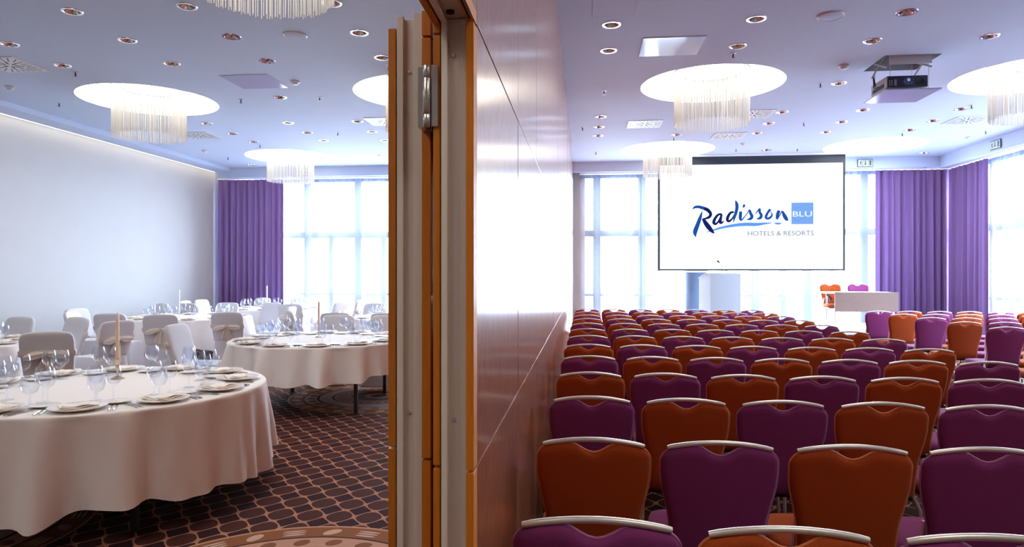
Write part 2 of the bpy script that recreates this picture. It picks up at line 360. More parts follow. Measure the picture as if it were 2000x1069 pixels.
# ------------------------------------------------------------------ windows: frames, mullions, panes
def window(n, along, fixed, a0, a1, full, mids, label):
    root = thing('window_%d' % n, label, 'window'); root['kind'] = 'structure'
    def bx(mb, p0, p1, d0, d1, z0, z1):
        return mb.box(p0, p1, fixed+d0, fixed+d1, z0, z1) if along == 'x' else mb.box(fixed+d0, fixed+d1, p0, p1, z0, z1)
    for z0, z1 in ((0.0, 0.09), (0.98, 1.05), (2.50, 2.66), (3.98, 4.08)):
        bx(MB(), a0, a1, .05, .15, z0, z1).build('window_rail', 'frame', root)
    for p in full: bx(MB(), p-.095, p+.095, .03, .17, 0.0, 4.08).build('mullion', 'frame', root)
    for p in mids: bx(MB(), p-.065, p+.065, .04, .16, 0.0, 2.5).build('mullion', 'frame', root)
    ps = [a0]+list(full)+[a1]
    for i in range(len(ps)-1):
        if ps[i+1]-ps[i] < .1: continue
        for z0, z1 in ((.09, .98), (1.05, 2.5), (2.66, 3.98)):
            bx(MB(), ps[i]+.06, ps[i+1]-.06, .095, .105, z0, z1).build('window_pane', 'pane', root)
window(1, 'x', YB, -9.2, -0.66, [-8.66, -7.28, -5.9, -4.52, -3.14, -1.76], [-6.62, -5.21, -3.83], 'tall aluminium window wall behind the banquet tables')
window(2, 'x', YB, 0.0, 8.55, [0.335, 1.46, 2.8, 4.22, 5.46, 6.79, 8.1], [3.5, 4.9, 6.05, 7.4], 'tall aluminium window wall behind the stage and screen')
window(3, 'y', XR, 8.0, 17.0, [8.9, 10.3, 11.7, 13.1, 14.5, 15.9], [12.4, 13.8, 15.2], 'tall aluminium window wall along the side of the conference room')
# neighbouring buildings faintly seen outside
def building(name, label, x0, x1, y0, y1, h, roofh):
    r = thing(name, label, 'building', ((x0+x1)/2, (y0+y1)/2, -0.2)); hx, hy = (x1-x0)/2, (y1-y0)/2
    MB().box(-hx, hx, -hy, hy, 0, h).build('facade', 'house', r)
    MB().add([(-hx-.4, -hy-.4, h), (hx+.4, -hy-.4, h), (hx+.4, hy+.4, h), (-hx-.4, hy+.4, h), (-hx-.4, 0, h+roofh), (hx+.4, 0, h+roofh)],
             [(0, 1, 5, 4), (2, 3, 4, 5), (0, 4, 3), (1, 2, 5), (0, 3, 2, 1)]).build('roof', 'roofm', r)
    for i in range(int((x1-x0)//3)):
        for z in (1.2, 4.0):
            if z+1.6 < h: MB().box(-hx+1+i*3, -hx+2.2+i*3, -hy-.05, -hy+.02, z, z+1.5).build('house_window', 'navy', r)
    return r
building('neighbour_house', 'pale gabled house outside the banquet room windows', -19, -11.5, 36, 44, 6.0, 2.6)
b = building('neighbour_house', 'pale rendered block outside the side windows', 26, 36, 14, 34, 7.0, 1.5)

# ------------------------------------------------------------------ curtains
def curtain(name, label, m, p0, p1, d, along, z0, z1, n, amp, seed, gather=0.0, parent=None):
    rnd = random.Random(seed); ph = [rnd.uniform(0, 6.28) for _ in range(4)]; cols = max(24, int(n*10)); rows = 9; P = []
    for i in range(rows):
        v = i/(rows-1); z = z0+(z1-z0)*v; row = []
        g = gather*(v**3)
        for j in range(cols+1):
            u = j/cols; uu = u+g*(0.5-u)*0.0
            x = p0+(p1-p0)*(uu*(1-g)+g*0.5*(1 if gather > 0 else 1))
            a = amp*(1-.45*v)
            off = a*(math.sin(2*PI*n*u+ph[0]+.7*math.sin(5*u+ph[1]))+.4*math.sin(2*PI*n*1.7*u+ph[2]+.5*v)+.3*math.sin(2*PI*n*.31*u+ph[3]))
            row.append((x, d+off, z) if along == 'x' else (d+off, x, z))
        P.append(row)
    o = MB().grid(P).build(name, m, parent, smooth=True)
    if not parent: tag(o, label, 'curtain')
    return o
def sheer(label, p0, p1, d, along, seed):
    n = max(3, abs(p1-p0)*3.0)
    o = curtain('sheer_curtain', label, 'sheer', p0, p1, d, along, 0.03, 3.98, n, .045, seed)
    curtain('curtain_heading', None, 'band', p0, p1, d, along, 3.94, 4.03, n*2.2, .02, seed+50, parent=o)
sheer('sheer white curtain beside the purple drape in the banquet room', -8.6, -6.18, YB-.14, 'x', 1)
sheer('sheer white curtain in the middle of the banquet room windows', -6.17, -5.06, YB-.17, 'x', 2)
sheer('sheer white curtain next to the folded door in the banquet room', -5.05, -0.6, YB-.14, 'x', 3)
sheer('sheer white curtain between partition and projection screen', -0.1, 1.41, YB-.14, 'x', 4)
sheer('sheer white curtain behind the lectern and projection screen', 1.42, 4.54, YB-.17, 'x', 5)
sheer('sheer white curtain behind the head table', 4.55, 7.6, YB-.14, 'x', 6)
sheer('sheer white curtain on the side windows beside purple drape', 12.6, 16.0, XR-.14, 'y', 7)
sheer('sheer white curtain on the side windows nearer the viewer', 7.9, 12.59, XR-.17, 'y', 8)
curtain('purple_drape', 'purple floor-length drape in the banquet room corner', 'drape', -9.6, -7.78, YB-.3, 'x', 0.02, 4.02, 11, .062, 11)
curtain('purple_drape', 'wide purple drape beside the head table', 'drape', 6.92, 8.62, YB-.3, 'x', 0.02, 4.02, 11, .062, 12)
curtain('purple_drape', 'narrow purple drape turning the corner onto side windows', 'drape', 15.5, YB-.35, XR-.28, 'y', 0.02, 4.02, 9, .055, 13)
for a, b_, nm in ((-9.6, -0.5, 'banquet room'), (-0.1, 8.7, 'conference room')):
    tag(MB().box(a, b_, YB-.32, YB-.12, 4.035, 4.06).build('curtain_rail', 'white'), 'white ceiling curtain rail of the %s back windows' % nm, 'curtain rail')
tag(MB().box(XR-.32, XR-.12, 7.8, 17.0, 4.035, 4.06).build('curtain_rail', 'white'), 'white ceiling curtain rail along the side windows', 'curtain rail')

# ------------------------------------------------------------------ movable partition (wood veneer panels on a dark core)
part = struct(bpy.data.objects.new('wall_partition', None), 'wood-veneered movable partition wall between the two rooms', 'wall'); COL.objects.link(part)
G = 0.003
MB().box(PX0+.018, PX1-.018, PYJ+.004, YB-.02, 0, ZC).box(PX0+.018, PX1-.018, YN, PYJ+.004, DOORZ+.02, ZC).box(PX0+.018, PX1-.018, YN, -.5, 0, DOORZ+.02).build('partition_core', 'dark', part)
ys = [PYJ+1.062*i for i in range(0, 15)]+[YB-.03]
ys = [y for y in ys if y < YB-.2]+[YB-.03]
jit = random.Random(3)
for side in (0, 1):
    for i in range(len(ys)-1):
        for z0, z1 in ((.012, SEAMZ), (SEAMZ, DOORZ), (DOORZ, ZC)):
            j = jit.uniform(-.0012, .0012)
            xa, xb = (PX1-.018, PX1+j) if side else (PX0+j, PX0+.018)
            MB().bbox(xa, xb, ys[i]+G/2, ys[i+1]-G/2, z0+G, z1-G, .0012).build('wood_panel', 'panel', part)
    xa, xb = (PX1-.018, PX1) if side else (PX0, PX0+.018)
    for y0, y1, z0, z1 in ((-.5, PYJ-G, DOORZ+.01, ZC), (YN, -.5, DOORZ+.01, ZC), (YN, -.5, .012, DOORZ+.01)):
        MB().bbox(xa, xb, y0+G, y1, z0, z1, .0012).build('wood_panel', 'panel', part)
# solid-wood edge lippings and aluminium profile of the door jamb
for x0, x1 in ((PX1-.0185, PX1+.0005), (PX0-.0005, PX0+.0165)):
    for z0, z1 in ((.012, SEAMZ-.004), (SEAMZ+.004, DOORZ-.012 if x0 > -.3 else DOORZ-.03)):
        MB().bbox(x0, x1, PYJ-(.05 if x0 > -.3 else .018), PYJ+.003, z0, z1, .0015).build('edge_lipping', 'edge', part)
MB().bbox(PX0+.0, PX0+.0165, PYJ-.018, PYJ+.003, DOORZ-.024, DOORZ+.02, .0015).build('edge_lipping', 'edge', part)
MB().box(PX0+.022, PX1-.02, PYJ-.012, PYJ+.004, 0, DOORZ+.01).build('jamb_profile', 'alu_shade', part)
MB().bbox(PX0+.022, PX0+.037, PYJ-.03, PYJ-.012, 0, DOORZ+.008, .0015).build('jamb_profile_rib', 'alu', part)
MB().bbox(PX1-.036, PX1-.02, PYJ-.018, PYJ-.012, 0, DOORZ+.008, .001).build('jamb_profile_rib', 'alu', part)
for z in (1.09+.0, 2.08): MB().lathe([(0, .004), (.004, .003), (.005, 0)], 12).build('screw', 'steel', part, True)
for o, z in zip([o for o in part.children if o.name.startswith('screw')], (1.20, 2.095)): o.location = ((PX0+PX1)/2-.002, PYJ-.0125, z); o.rotation_euler = (PI/2, 0, 0)
# lintel soffit over the door opening, running towards the viewer
for x0, x1 in ((PX1-.0185, PX1+.0005), (PX0-.0005, PX0+.0165)):
    MB().bbox(x0, x1, -.5, PYJ-.005, DOORZ-.004, DOORZ+.028, .002).build('lintel_lipping', 'edge', part)
MB().bbox(PX1-.012, PX1-.006, -.5, PYJ-.052, DOORZ-.006, DOORZ+.02, .001).build('lintel_shadow_groove', 'dark', part)
MB().box(PX0+.022, PX1-.02, -.5, PYJ-.004, DOORZ+.012, DOORZ+.03).build('lintel_profile', 'alu_shade', part)
MB().bbox(PX0+.022, PX0+.037, -.5, PYJ-.02, DOORZ-.004, DOORZ+.012, .0015).build('lintel_profile_rib', 'alu', part)
MB().lathe([(.010, 0), (.010, .006)], 16).build('lintel_lock_hole', 'dark', part, loc=((PX0+PX1)/2-.002, PYJ-.06, DOORZ+.006))
# folded-back door leaf
LX1, LX0 = -.388, -.524
AX0, AX1 = -.4825, -.4135
leaf = thing('pass_door_leaf', 'folded-back wooden door leaf with aluminium edge, hinged to the partition', 'door', (0, 0, 0))
lz = 2.235
MB().box(LX0+.022, LX1-.024, PYJ+.165, PYJ+1.0, .012, lz-.02).box(AX0+.01, LX1-.024, PYJ+.1, PYJ+.165, .012, lz-.02).build('leaf_core', 'dark', leaf)
for x0, x1, dy, tops in ((LX1-.0235, LX1, .045, (.012, SEAMZ, 2.165, lz)), (LX0, LX0+.0215, .13, (.012, SEAMZ+.006, lz-.012))):
    for a, c in zip(tops[:-1], tops[1:]):
        MB().bbox(x0, x1, PYJ+dy, PYJ+dy+.02, a+.003, c-.003, .0015).build('edge_lipping', 'edge', leaf)
        MB().bbox(x0+(0 if x0 < -.45 else .003), x1-(0 if x0 > -.45 else .003), PYJ+dy+.02, PYJ+1.0, a+.002, c-.002, .0012).build('wood_panel', 'panel', leaf)
AX0, AX1 = -.4825, -.4135
MB().box(AX0, AX1, PYJ+.082, PYJ+.1, .01, lz-.012).build('edge_profile', 'alu', leaf)
MB().bbox(AX0, AX0+.017, PYJ+.066, PYJ+.082, .01, lz-.006, .0015).build('edge_profile_rib', 'alu', leaf)
MB().bbox(AX1-.026, AX1, PYJ+.074, PYJ+.082, .01, lz+.002, .0015).build('edge_profile_rib', 'alu', leaf)
for z in (1.195, 2.085):
    MB().lathe([(0, .004), (.004, .003), (.005, 0)], 12).build('screw', 'steel', leaf, True, loc=((AX0+AX1)/2-.004, PYJ+.0815, z)).rotation_euler = (PI/2, 0, 0)
MB().lathe([(0, .012), (.010, .010), (.014, .004), (.014, 0)], 16).build('door_bumper', 'whitem', leaf, True, loc=(LX1-.002, PYJ+.06, 1.495)).rotation_euler = (0, PI/2, 0)
def hinge(z, lab):
    h = thing('door_hinge', lab, 'hinge', ((LX1+PX0)/2+.001, PYJ-.012, z))
    MB().bbox(-.030, -.004, .034, .058, -.075, .075, .001).build('hinge_leaf', 'steel', h)
    MB().bbox(.006, .022, -.012, -.006, -.075, .075, .001).build('hinge_leaf', 'steel', h)
    MB().bbox(-.03, -.012, -.004, .04, -.075, .075, .001).build('hinge_arm', 'steel', h)
    for a, c in ((-.075, -.045), (-.0445, .0445), (.045, .075)):
        MB().lathe([(.0085, a), (.0095, a+.001), (.0095, c-.001), (.0085, c)], 20).build('hinge_knuckle', 'steel', h, True, loc=(-.006, -.010, 0))
hinge(1.995, 'satin steel three-knuckle door hinge high on the partition edge')
hinge(0.30, 'satin steel door hinge low on the partition edge')

# ------------------------------------------------------------------ chandeliers in their lit recesses
def chandelier():
    r = thing('chandelier', 'x', 'chandelier', (0, 0, 0), 0, 'round recessed chandeliers')
    MB().lathe([(DISC_R, 0), (DISC_R, .24)], 64, cap=False).build('recess_wall', 'recess', r, 40)
    MB().lathe([(0, .23), (DISC_R, .23)], 64, cap=False).build('light_disc', 'glow', r)
    MB().lathe([(.40, .19), (.54, .19), (.54, .225), (.40, .225), (.40, .19)], 48, cap=False).build('strand_ring', 'whitem', r, 30)
    s = MB(); rn = random.Random(5)
    for R, n in ((.52, 150), (.46, 80)):
        for k in range(n):
            a = 2*PI*(k+rn.uniform(-.2, .2))/n; x, y = R*math.cos(a), R*math.sin(a)
            s.tube([(x, y, .19), (x, y, -.57+rn.uniform(-.012, .012))], .0042, 4)
    o = s.build('strands', 'strand', r); o['kind'] = 'stuff'
    return r
ch0 = chandelier(); first = True
rown = {4.95: 'nearest row', 10.0: 'middle row', 15.15: 'row by the windows', -0.2: 'row behind the viewer'}
coln = {-6.75: 'banquet room, plain-wall side', -2.42: 'banquet room, partition side', 1.82: 'conference room, partition side', 6.12: 'conference room, window side'}
for (x, y) in DISCS:
    lab = 'round lit recess with white strand chandelier, %s, %s' % (coln[x], rown[y])
    if first: ch0.location = (x, y, ZC); ch0['label'] = lab; first = False; continue
    c = dup(ch0, (x, y, ZC), (x*7+y) % 3, lab)
    if (x, y) == (6.12, 15.15): # the recess over the head table shows no strands
        for k in list(c.children):
            if k.name.startswith('strand'): bpy.data.objects.remove(k)
        c.name = 'ceiling_light'; c['label'] = 'round lit ceiling recess without strands above the head table'; c['category'] = 'ceiling light'; del c['group']
# ------------------------------------------------------------------ downlights
def downlight():
    r = thing('downlight', 'x', 'downlight', (0, 0, 0), 0, 'recessed ceiling downlights')
    MB().lathe([(.078, .002), (.082, -.006), (.100, -.006), (.104, 0), (.085, .002)], 24, cap=False).build('trim_ring', 'chrome', r, 40)
    MB().lathe([(.080, -.002), (.066, .05), (.045, .09), (0, .092)], 20, cap=False).build('reflector', 'chrome', r, 40)
    MB().lathe([(0, .03), (.022, .032), (.03, .06), (.02, .088)], 14, cap=False).build('lamp', 'whitem', r, True)
    return r
d0 = downlight()
def where(x, y):
    rm = 'banquet' if x < -.3 else 'conference'
    return rm
cnt = {}
names_rows = sorted(set(round(y, 0) for _, y in DOWN))
for i, (x, y) in enumerate(sorted(DOWN, key=lambda p: (p[0] > -.3, p[1], p[0]))):
    rm = where(x, y); cnt[rm] = cnt.get(rm, 0)
    ysr = sorted(b_ for a, b_ in DOWN if where(a, b_) == rm); rows = [ysr[0]]
    for b_ in ysr:
        if b_-rows[-1] > .35: rows.append(b_)
    rk = lambda b_: sum(1 for q in rows if q <= b_+1e-6)-1
    ri = rk(y); cols = sorted(a for a, b_ in DOWN if where(a, b_) == rm and rk(b_) == ri); ci = cols.index(x)
    lab = '%s room chrome downlight, %s row from viewer, %s from the left' % (rm, ORD[ri], ORD[ci])
    if i == 0: d0.location = (x, y, ZC); d0['label'] = lab
    else: dup(d0, (x, y, ZC), 0.3, lab)
# ------------------------------------------------------------------ air diffusers
def diffuser():
    r = thing('air_diffuser', 'x', 'air vent', (0, 0, 0), 0, 'square swirl air diffusers')
    MB().bbox(-.30, .30, -.30, .30, -.012, .004, .003).build('vent_plate', 'whitem', r)
    s = MB()
    for k in range(8):
        a = 2*PI*k/8+PI/8; c, q = math.cos(a), math.sin(a)
        P = lambda t, o: (t*c-o*q, t*q+o*c)
        A = [P(.05, -.009), P(.16, -.009), P(.16, .009), P(.05, .009)]
        s.add([(*p, -.0135) for p in A]+[(*p, -.011) for p in A], [(3, 2, 1, 0), (0, 1, 5, 4), (1, 2, 6, 5), (2, 3, 7, 6), (3, 0, 4, 7)])
    for k in range(24):
        a = 2*PI*(k+.5)/24; c, q = math.cos(a), math.sin(a); L = .275/max(abs(c), abs(q))
        P = lambda t, o: (t*c-o*q, t*q+o*c)
        A = [P(.18, -.0045), P(L, -.0045), P(L, .0045), P(.18, .0045)]
        s.add([(*p, -.0135) for p in A]+[(*p, -.011) for p in A], [(3, 2, 1, 0), (0, 1, 5, 4), (1, 2, 6, 5), (2, 3, 7, 6), (3, 0, 4, 7)])
    o = s.build('vent_slots', 'slot', r); o['kind'] = 'stuff'
    return r
v0 = diffuser()
DIF = [(-7.36, 8.06, 'square swirl air vent nearest the plain banquet wall'), (-7.45, 12.57, 'square swirl air vent by far strand chandelier along the plain wall'), (-3.5, 11.76, 'square swirl air vent beside the folded door edge'),
       (1.09, 12.46, 'square swirl air vent left of the big conference chandelier'), (2.85, 11.86, 'square swirl air vent right of the big conference chandelier'), (2.82, 13.7, 'square swirl air vent below the big conference chandelier, towards the screen'), (6.7, 12.72, 'square swirl air vent behind the chandelier at the right edge')]
for i, (x, y, l) in enumerate(DIF):
    if i == 0: v0.location = (x, y, ZC); v0['label'] = l
    else: dup(v0, (x, y, ZC), 0, l)
# ------------------------------------------------------------------ speakers, smoke detectors, sprinklers, hatches
for x, y, l in ((-3.25, 7.41, 'round white ceiling speaker in the banquet room'), (2.57, 7.44, 'round white ceiling speaker in the conference room')):
    s = thing('ceiling_speaker', l, 'speaker', (x, y, ZC), 0, 'ceiling speakers')
    MB().lathe([(.135, 0), (.135, -.008), (.125, -.014), (.118, -.010)], 32, cap=False).build('speaker_rim', 'whitem', s, 40)
    MB().lathe([(.12, -.010), (.08, -.016), (0, -.018)], 32, cap=False).build('speaker_grille', 'hatch' if False else 'ceil', s, 60)
SM = [(-4.03, 9.19), (-8.23, 9.01), (3.36, 9.24), (7.56, 14.34), (3.3, 14.54), (-8.26, 14.14)]
SML = ['beside the grey ceiling hatch', 'near the plain wall', 'left of the projector', 'near the side window bulkhead', 'in front of the projection screen', 'at the far end of plain wall']
for (x, y), l in zip(SM, SML):
    s = thing('smoke_detector', 'small white round smoke detector '+l, 'smoke detector', (x, y, ZC), 0, 'smoke detectors')
    MB().lathe([(.065, 0), (.065, -.014), (.055, -.02)], 20).build('detector_base', 'whitem', s, 40)
    MB().lathe([(.045, -.02), (.045, -.034), (.03, -.05), (0, -.052)], 20).build('detector_head', 'whitem', s, 40)
SP = [(-6.77, 8.46), (-8.25, 9.96), (-5.28, 10.05), (-4.02, 10.06), (-2.51, 8.6), (1.82, 8.58), (0.3, 10.13), (-0.02, 12.64), (1.78, 13.79), (3.34, 10.07), (3.92, 12.67), (6.18, 11.62), (6.09, 13.8), (7.57, 13.76), (0.27, 15.23), (3.28, 15.17), (4.58, 15.25), (-4.68, 12.61), (-6.75, 13.65), (-8.2, 15.01)]
sp0 = None
for i, (x, y) in enumerate(SP):
    rm = where(x, y); q = sorted([p for p in SP if where(*p) == rm], key=lambda p: p[1]); l = 'small pendent ceiling sprinkler in the %s room, %s nearest to the viewer' % (rm, ORD[q.index((x, y))])
    if sp0 is None:
        sp0 = thing('ceiling_sprinkler', l, 'sprinkler', (x, y, ZC), 0, 'ceiling sprinklers')
        MB().lathe([(.036, 0), (.034, -.006), (.012, -.008)], 16).build('sprinkler_rosette', 'whitem', sp0, 40)
        MB().lathe([(.009, -.006), (.009, -.04), (.006, -.05), (.006, -.055)], 10).build('sprinkler_body', 'navy', sp0, 40)
        MB().lathe([(.022, -.055), (.022, -.058)], 12).build('sprinkler_deflector', 'navy', sp0)
    else: dup(sp0, (x, y, ZC), i, l)
def hatch(loc, hx, hy, m, lab):
    h = thing('ceiling_hatch', lab, 'hatch', (*loc, ZC)); MB().bbox(-hx, hx, -hy, hy, -.008, .004, .002).build('hatch_panel', m, h)
    MB().box(-hx-.012, hx+.012, -hy-.012, hy+.012, -.003, .002).build('hatch_frame', 'ceil', h)
hatch((1.03, 8.24), .35, .33, 'panel_mirror', 'polished reflecting ceiling hatch near the partition')
hatch((-4.6, 9.14), .335, .335, 'panel_mirror', 'lilac-grey polished ceiling hatch above the banquet tables')
h = thing('ceiling_hatch', 'flush painted ceiling hatch outlined by thin joints', 'hatch', (.31, 6.98, ZC))
MB().bbox(-.215, .215, -.235, .235, -.002, .004, .001).build('hatch_panel', 'ceil', h)
j = MB()
for a in (-1, 1): j.box(a*.217-.0015, a*.217+.0015, -.237, .237, -.003, .001).box(-.217, .217, a*.237-.0015, a*.237+.0015, -.003, .001)
j.build('hatch_joint', 'hatch', h)
# ------------------------------------------------------------------ projector on its ceiling lift
px, py = (PROJ[0]+PROJ[1])/2, (PROJ[2]+PROJ[3])/2
lift = thing('projector_lift', 'ceiling lift with scissor arms and hanging lid for the projector', 'projector lift', (px, py, ZC))
hx, hy = (PROJ[1]-PROJ[0])/2, (PROJ[3]-PROJ[2])/2
lw = MB()
for a in (-1, 1): lw.box(a*hx-.004, a*hx+.004, -hy, hy, 0, .4).box(-hx, hx, a*hy-.004, a*hy+.004, 0, .4)
lw.build('shaft_wall', 'grey', lift)
MB().bbox(-hx+.005, hx-.005, -hy+.005, hy-.005, -.43, -.415, .002).build('lift_lid', 'panel_mirror', lift)
for sx_ in (-.23, .23):
    for sy_ in (-.22, .22): MB().tube([(sx_, sy_, .3), (sx_, sy_, -.415)], .004, 6).build('lift_rod', 'steel', lift)
MB().bbox(-.25, .25, -.26, -.245, -.09, .12, .003).build('lift_plate', 'whitem', lift)
for a in (-1, 1):
    MB().tube([(-.26, -.22, -.10*a-.02), (-.26, .24, .10*a-.02)], .012, 6).build('scissor_arm', 'grey', lift)
    MB().tube([(.26, -.22, -.10*a-.02), (.26, .24, .10*a-.02)], .012, 6).build('scissor_arm', 'grey', lift)
pj = thing('projector', 'grey and black video projector hanging below the ceiling', 'projector', (px, py, ZC-.37))
MB().bbox(-.27, .22, -.22, .24, 0, .145, .008).build('projector_body', 'grey', pj, 40)
MB().bbox(-.262, .212, -.235, -.215, .004, .141, .004).build('front_face', 'navy', pj, 40)
MB().lathe([(.058, 0), (.058, .014), (.050, .018), (.045, .008), (0, .004)], 28).build('projection_lens', 'lens', pj, 40, loc=(-.02, -.233, .073)).rotation_euler = (PI/2, 0, 0)
MB().lathe([(.05, 0), (.05, .008), (.044, .010), (.03, .004), (0, .002)], 28).build('cooling_fan', 'navy', pj, 40, loc=(.12, -.233, .073)).rotation_euler = (PI/2, 0, 0)
MB().lathe([(.025, 0), (.02, .012), (0, .016)], 16).build('lens_cap_ring', 'chrome', pj, 40, loc=(-.02, -.24, .085)).rotation_euler = (PI/2, 0, 0)
for i in range(2):
    for k in range(3): MB().box(-.245+i*.025, -.23+i*.025, -.237, -.233, .02+k*.025, .035+k*.025).build('vent_hole', 'grey', pj)
for k in range(6): MB().box(-.185, -.155, -.237, -.233, .02+k*.013, .028+k*.013).build('vent_louver', 'grey', pj)
MB().box(-.275, -.268, -.15, .18, .02, .07).build('side_grille', 'navy', pj)
MB().tube([(-.27, .1, .1), (-.33, .02, .2), (-.33, .0, .05), (-.28, -.02, .06)], .008, 6).build('cable', 'black', pj, True)
# ------------------------------------------------------------------ exit signs
def exit_sign(lab, loc, rz):
    s = thing('exit_sign', lab, 'sign', loc, rz, 'emergency exit signs')
    MB().bbox(-.17, .17, -.02, .0, -.09, .09, .003).build('sign_box', 'signg', s)
    for x0, x1 in ((-.155, -.055), (-.045, .055), (.065, .155)): MB().box(x0, x1, -.023, -.0205, -.075, .075).build('sign_field', 'signw', s)
    g = MB(); y = -.026
    def poly(p): g.add([(a, y, b_) for a, b_ in p]+[(a, y+.002, b_) for a, b_ in p], [tuple(range(len(p))), tuple(reversed(range(len(p), 2*len(p))))]+[(i, (i+1) % len(p), len(p)+(i+1) % len(p), len(p)+i) for i in range(len(p))])
    poly([(-.085, .055), (-.095, .065), (-.105, .055), (-.095, .045)])                                       # running figure
    poly([(-.09, .04), (-.115, .035), (-.125, -.01), (-.11, -.015), (-.14, -.06), (-.128, -.065), (-.10, -.02), (-.085, -.03), (-.075, -.065), (-.063, -.06), (-.072, -.02), (-.095, .0), (-.088, .02), (-.065, .01), (-.062, .018)])
    poly([(-.012, .06), (.012, .06), (.012, -.01), (.035, -.01), (0, -.06), (-.035, -.01), (-.012, -.01)])    # arrow
    poly([(.085, -.06), (.135, -.06), (.135, .06), (.085, .06)])                                             # doorway
    g.build('sign_pictogram', 'signg', s)
exit_sign('emergency exit sign on the bulkhead right of the projection screen', (6.50, 16.595, 4.125), 0)
exit_sign('emergency exit sign on the bulkhead above the side windows', (8.145, 14.45, 4.12), PI/2*-1)
exit_sign('emergency exit sign on the bulkhead in the banquet room', (-7.0, 16.595, 4.125), 0)

# ------------------------------------------------------------------ projection screen with logo
SY = 15.9
scr = thing('projection_screen', 'large projection screen showing a blue script hotel logo', 'screen', (3.74, SY, 0))
sx0, sx1, sz0, sz1 = -2.0, 2.02, 1.66, 4.04
MB().box(sx0, sx1, 0, .006, sz0, sz1).build('screen_surface', 'screen', scr)
MB().box(sx0-.05, sx0, -.002, .008, sz0-.05, ZC-.03).build('screen_border', 'screen_black', scr)
MB().box(sx1, sx1+.05, -.002, .008, sz0-.05, ZC-.03).build('screen_border', 'screen_black', scr)
MB().box(sx0, sx1, -.002, .008, sz1, ZC-.03).build('screen_border', 'screen_black', scr)
MB().box(sx0, sx1, -.002, .008, sz0-.035, sz0).build('screen_border', 'screen_black', scr)
MB().bbox(sx0-.07, sx1+.07, -.02, .025, sz0-.075, sz0-.036, .004).build('weight_bar', 'white', scr)
MB().bbox(sx0-.15, sx1+.15, -.08, .10, ZC-.04, ZC-.003, .004).build('screen_case', 'white', scr)
for nm, c in (('logo_navy', (0.006, 0.015, 0.11)), ('logo_blue', (0.01, 0.075, 0.33)), ('logo_sky', (0.10, 0.30, 0.90)), ('logo_square', (0.18, 0.36, 0.78)), ('logo_grey', (0.06, 0.15, 0.30)), ('logo_white', (0.75, 0.85, 0.95))):
    M[nm] = emat(nm, c, 0.55)
def lp(x, y):          # logo artwork coordinates (2000 wide sheet) to screen-local metres
    return (-2.0+0.735+(x-130)/1750*(2.655), 2.392+(620-y)*2.655/1750)
def ribbon(name, m, pts, yoff=-.004, sub=5):
    P = [Vector((*lp(a, b_), wd*1.15*2.655/1750)) for a, b_, wd in pts]; Q = []
    for i in range(len(P)-1):
        p0, p1, p2, p3 = P[max(i-1, 0)], P[i], P[i+1], P[min(i+2, len(P)-1)]
        for k in range(sub):
            s = k/sub; Q.append(0.5*((2*p1)+(p2-p0)*s+(2*p0-5*p1+4*p2-p3)*s*s+(3*p1-p0-3*p2+p3)*s**3))
    Q.append(P[-1]); L = []; R = []
    for i, q in enumerate(Q):
        d = (Q[min(i+1, len(Q)-1)]-Q[max(i-1, 0)]); d = Vector((d.x, d.y)).normalized(); n = Vector((-d.y, d.x)); h = max(q.z, .003)/2
        L.append((q.x+n.x*h, q.y+n.y*h)); R.append((q.x-n.x*h, q.y-n.y*h))
    mb = MB(); vs = [(a, yoff, b_) for a, b_ in L]+[(a, yoff, b_) for a, b_ in R]; n_ = len(L)
    mb.add(vs, [(i, i+1, n_+i+1, n_+i) for i in range(n_-1)]); return mb.build(name, m, scr)
ribbon('logo_stroke', 'logo_blue', [(268, 240, 12), (240, 330, 42), (205, 430, 52), (165, 545, 55), (176, 618, 8)])
ribbon('logo_stroke', 'logo_blue', [(128, 205, 4), (160, 172, 30), (220, 166, 38), (300, 190, 44)], -.0042)
ribbon('logo_stroke', 'logo_navy', [(280, 182, 42), (350, 215, 46), (393, 270, 40), (375, 318, 36), (320, 342, 26), (275, 352, 8)])
ribbon('logo_stroke', 'logo_navy', [(280, 340, 30), (320, 410, 55), (375, 485, 60), (425, 545, 34), (452, 565, 4)])
ribbon('logo_stroke', 'logo_navy', [(555, 275, 24), (500, 290, 30), (455, 350, 36), (440, 405, 40), (470, 425, 28), (515, 375, 22), (552, 290, 26)])
ribbon('logo_stroke', 'logo_navy', [(556, 275, 24), (540, 350, 34), (535, 400, 42), (560, 405, 26), (592, 375, 6)], -.0042)
ribbon('logo_stroke', 'logo_navy', [(735, 252, 24), (690, 255, 30), (650, 310, 36), (638, 365, 38), (665, 385, 30), (710, 345, 20), (745, 275, 14)])
ribbon('logo_stroke', 'logo_blue', [(752, 72, 4), (772, 120, 38), (778, 180, 42), (765, 250, 40), (745, 320, 32), (722, 410, 5)], -.0042)
ribbon('logo_stroke', 'logo_blue', [(832, 240, 36), (828, 300, 42), (826, 350, 36), (845, 368, 20), (900, 305, 12), (945, 245, 14)])
ribbon('logo_stroke', 'logo_blue', [(870, 140, 20), (880, 155, 34), (866, 185, 12)])
ribbon('logo_stroke', 'logo_blue', [(940, 240, 14), (962, 225, 26), (975, 270, 36), (995, 315, 40), (975, 350, 36), (922, 366, 8)], -.0042)
ribbon('logo_stroke', 'logo_blue', [(1042, 285, 6), (1080, 235, 18), (1108, 205, 22), (1108, 255, 32), (1130, 300, 36), (1112, 342, 36), (1060, 352, 8)])
ribbon('logo_stroke', 'logo_blue', [(1262, 212, 34), (1225, 260, 30), (1198, 320, 34), (1210, 350, 28), (1255, 338, 30), (1285, 295, 20), (1262, 250, 8)])
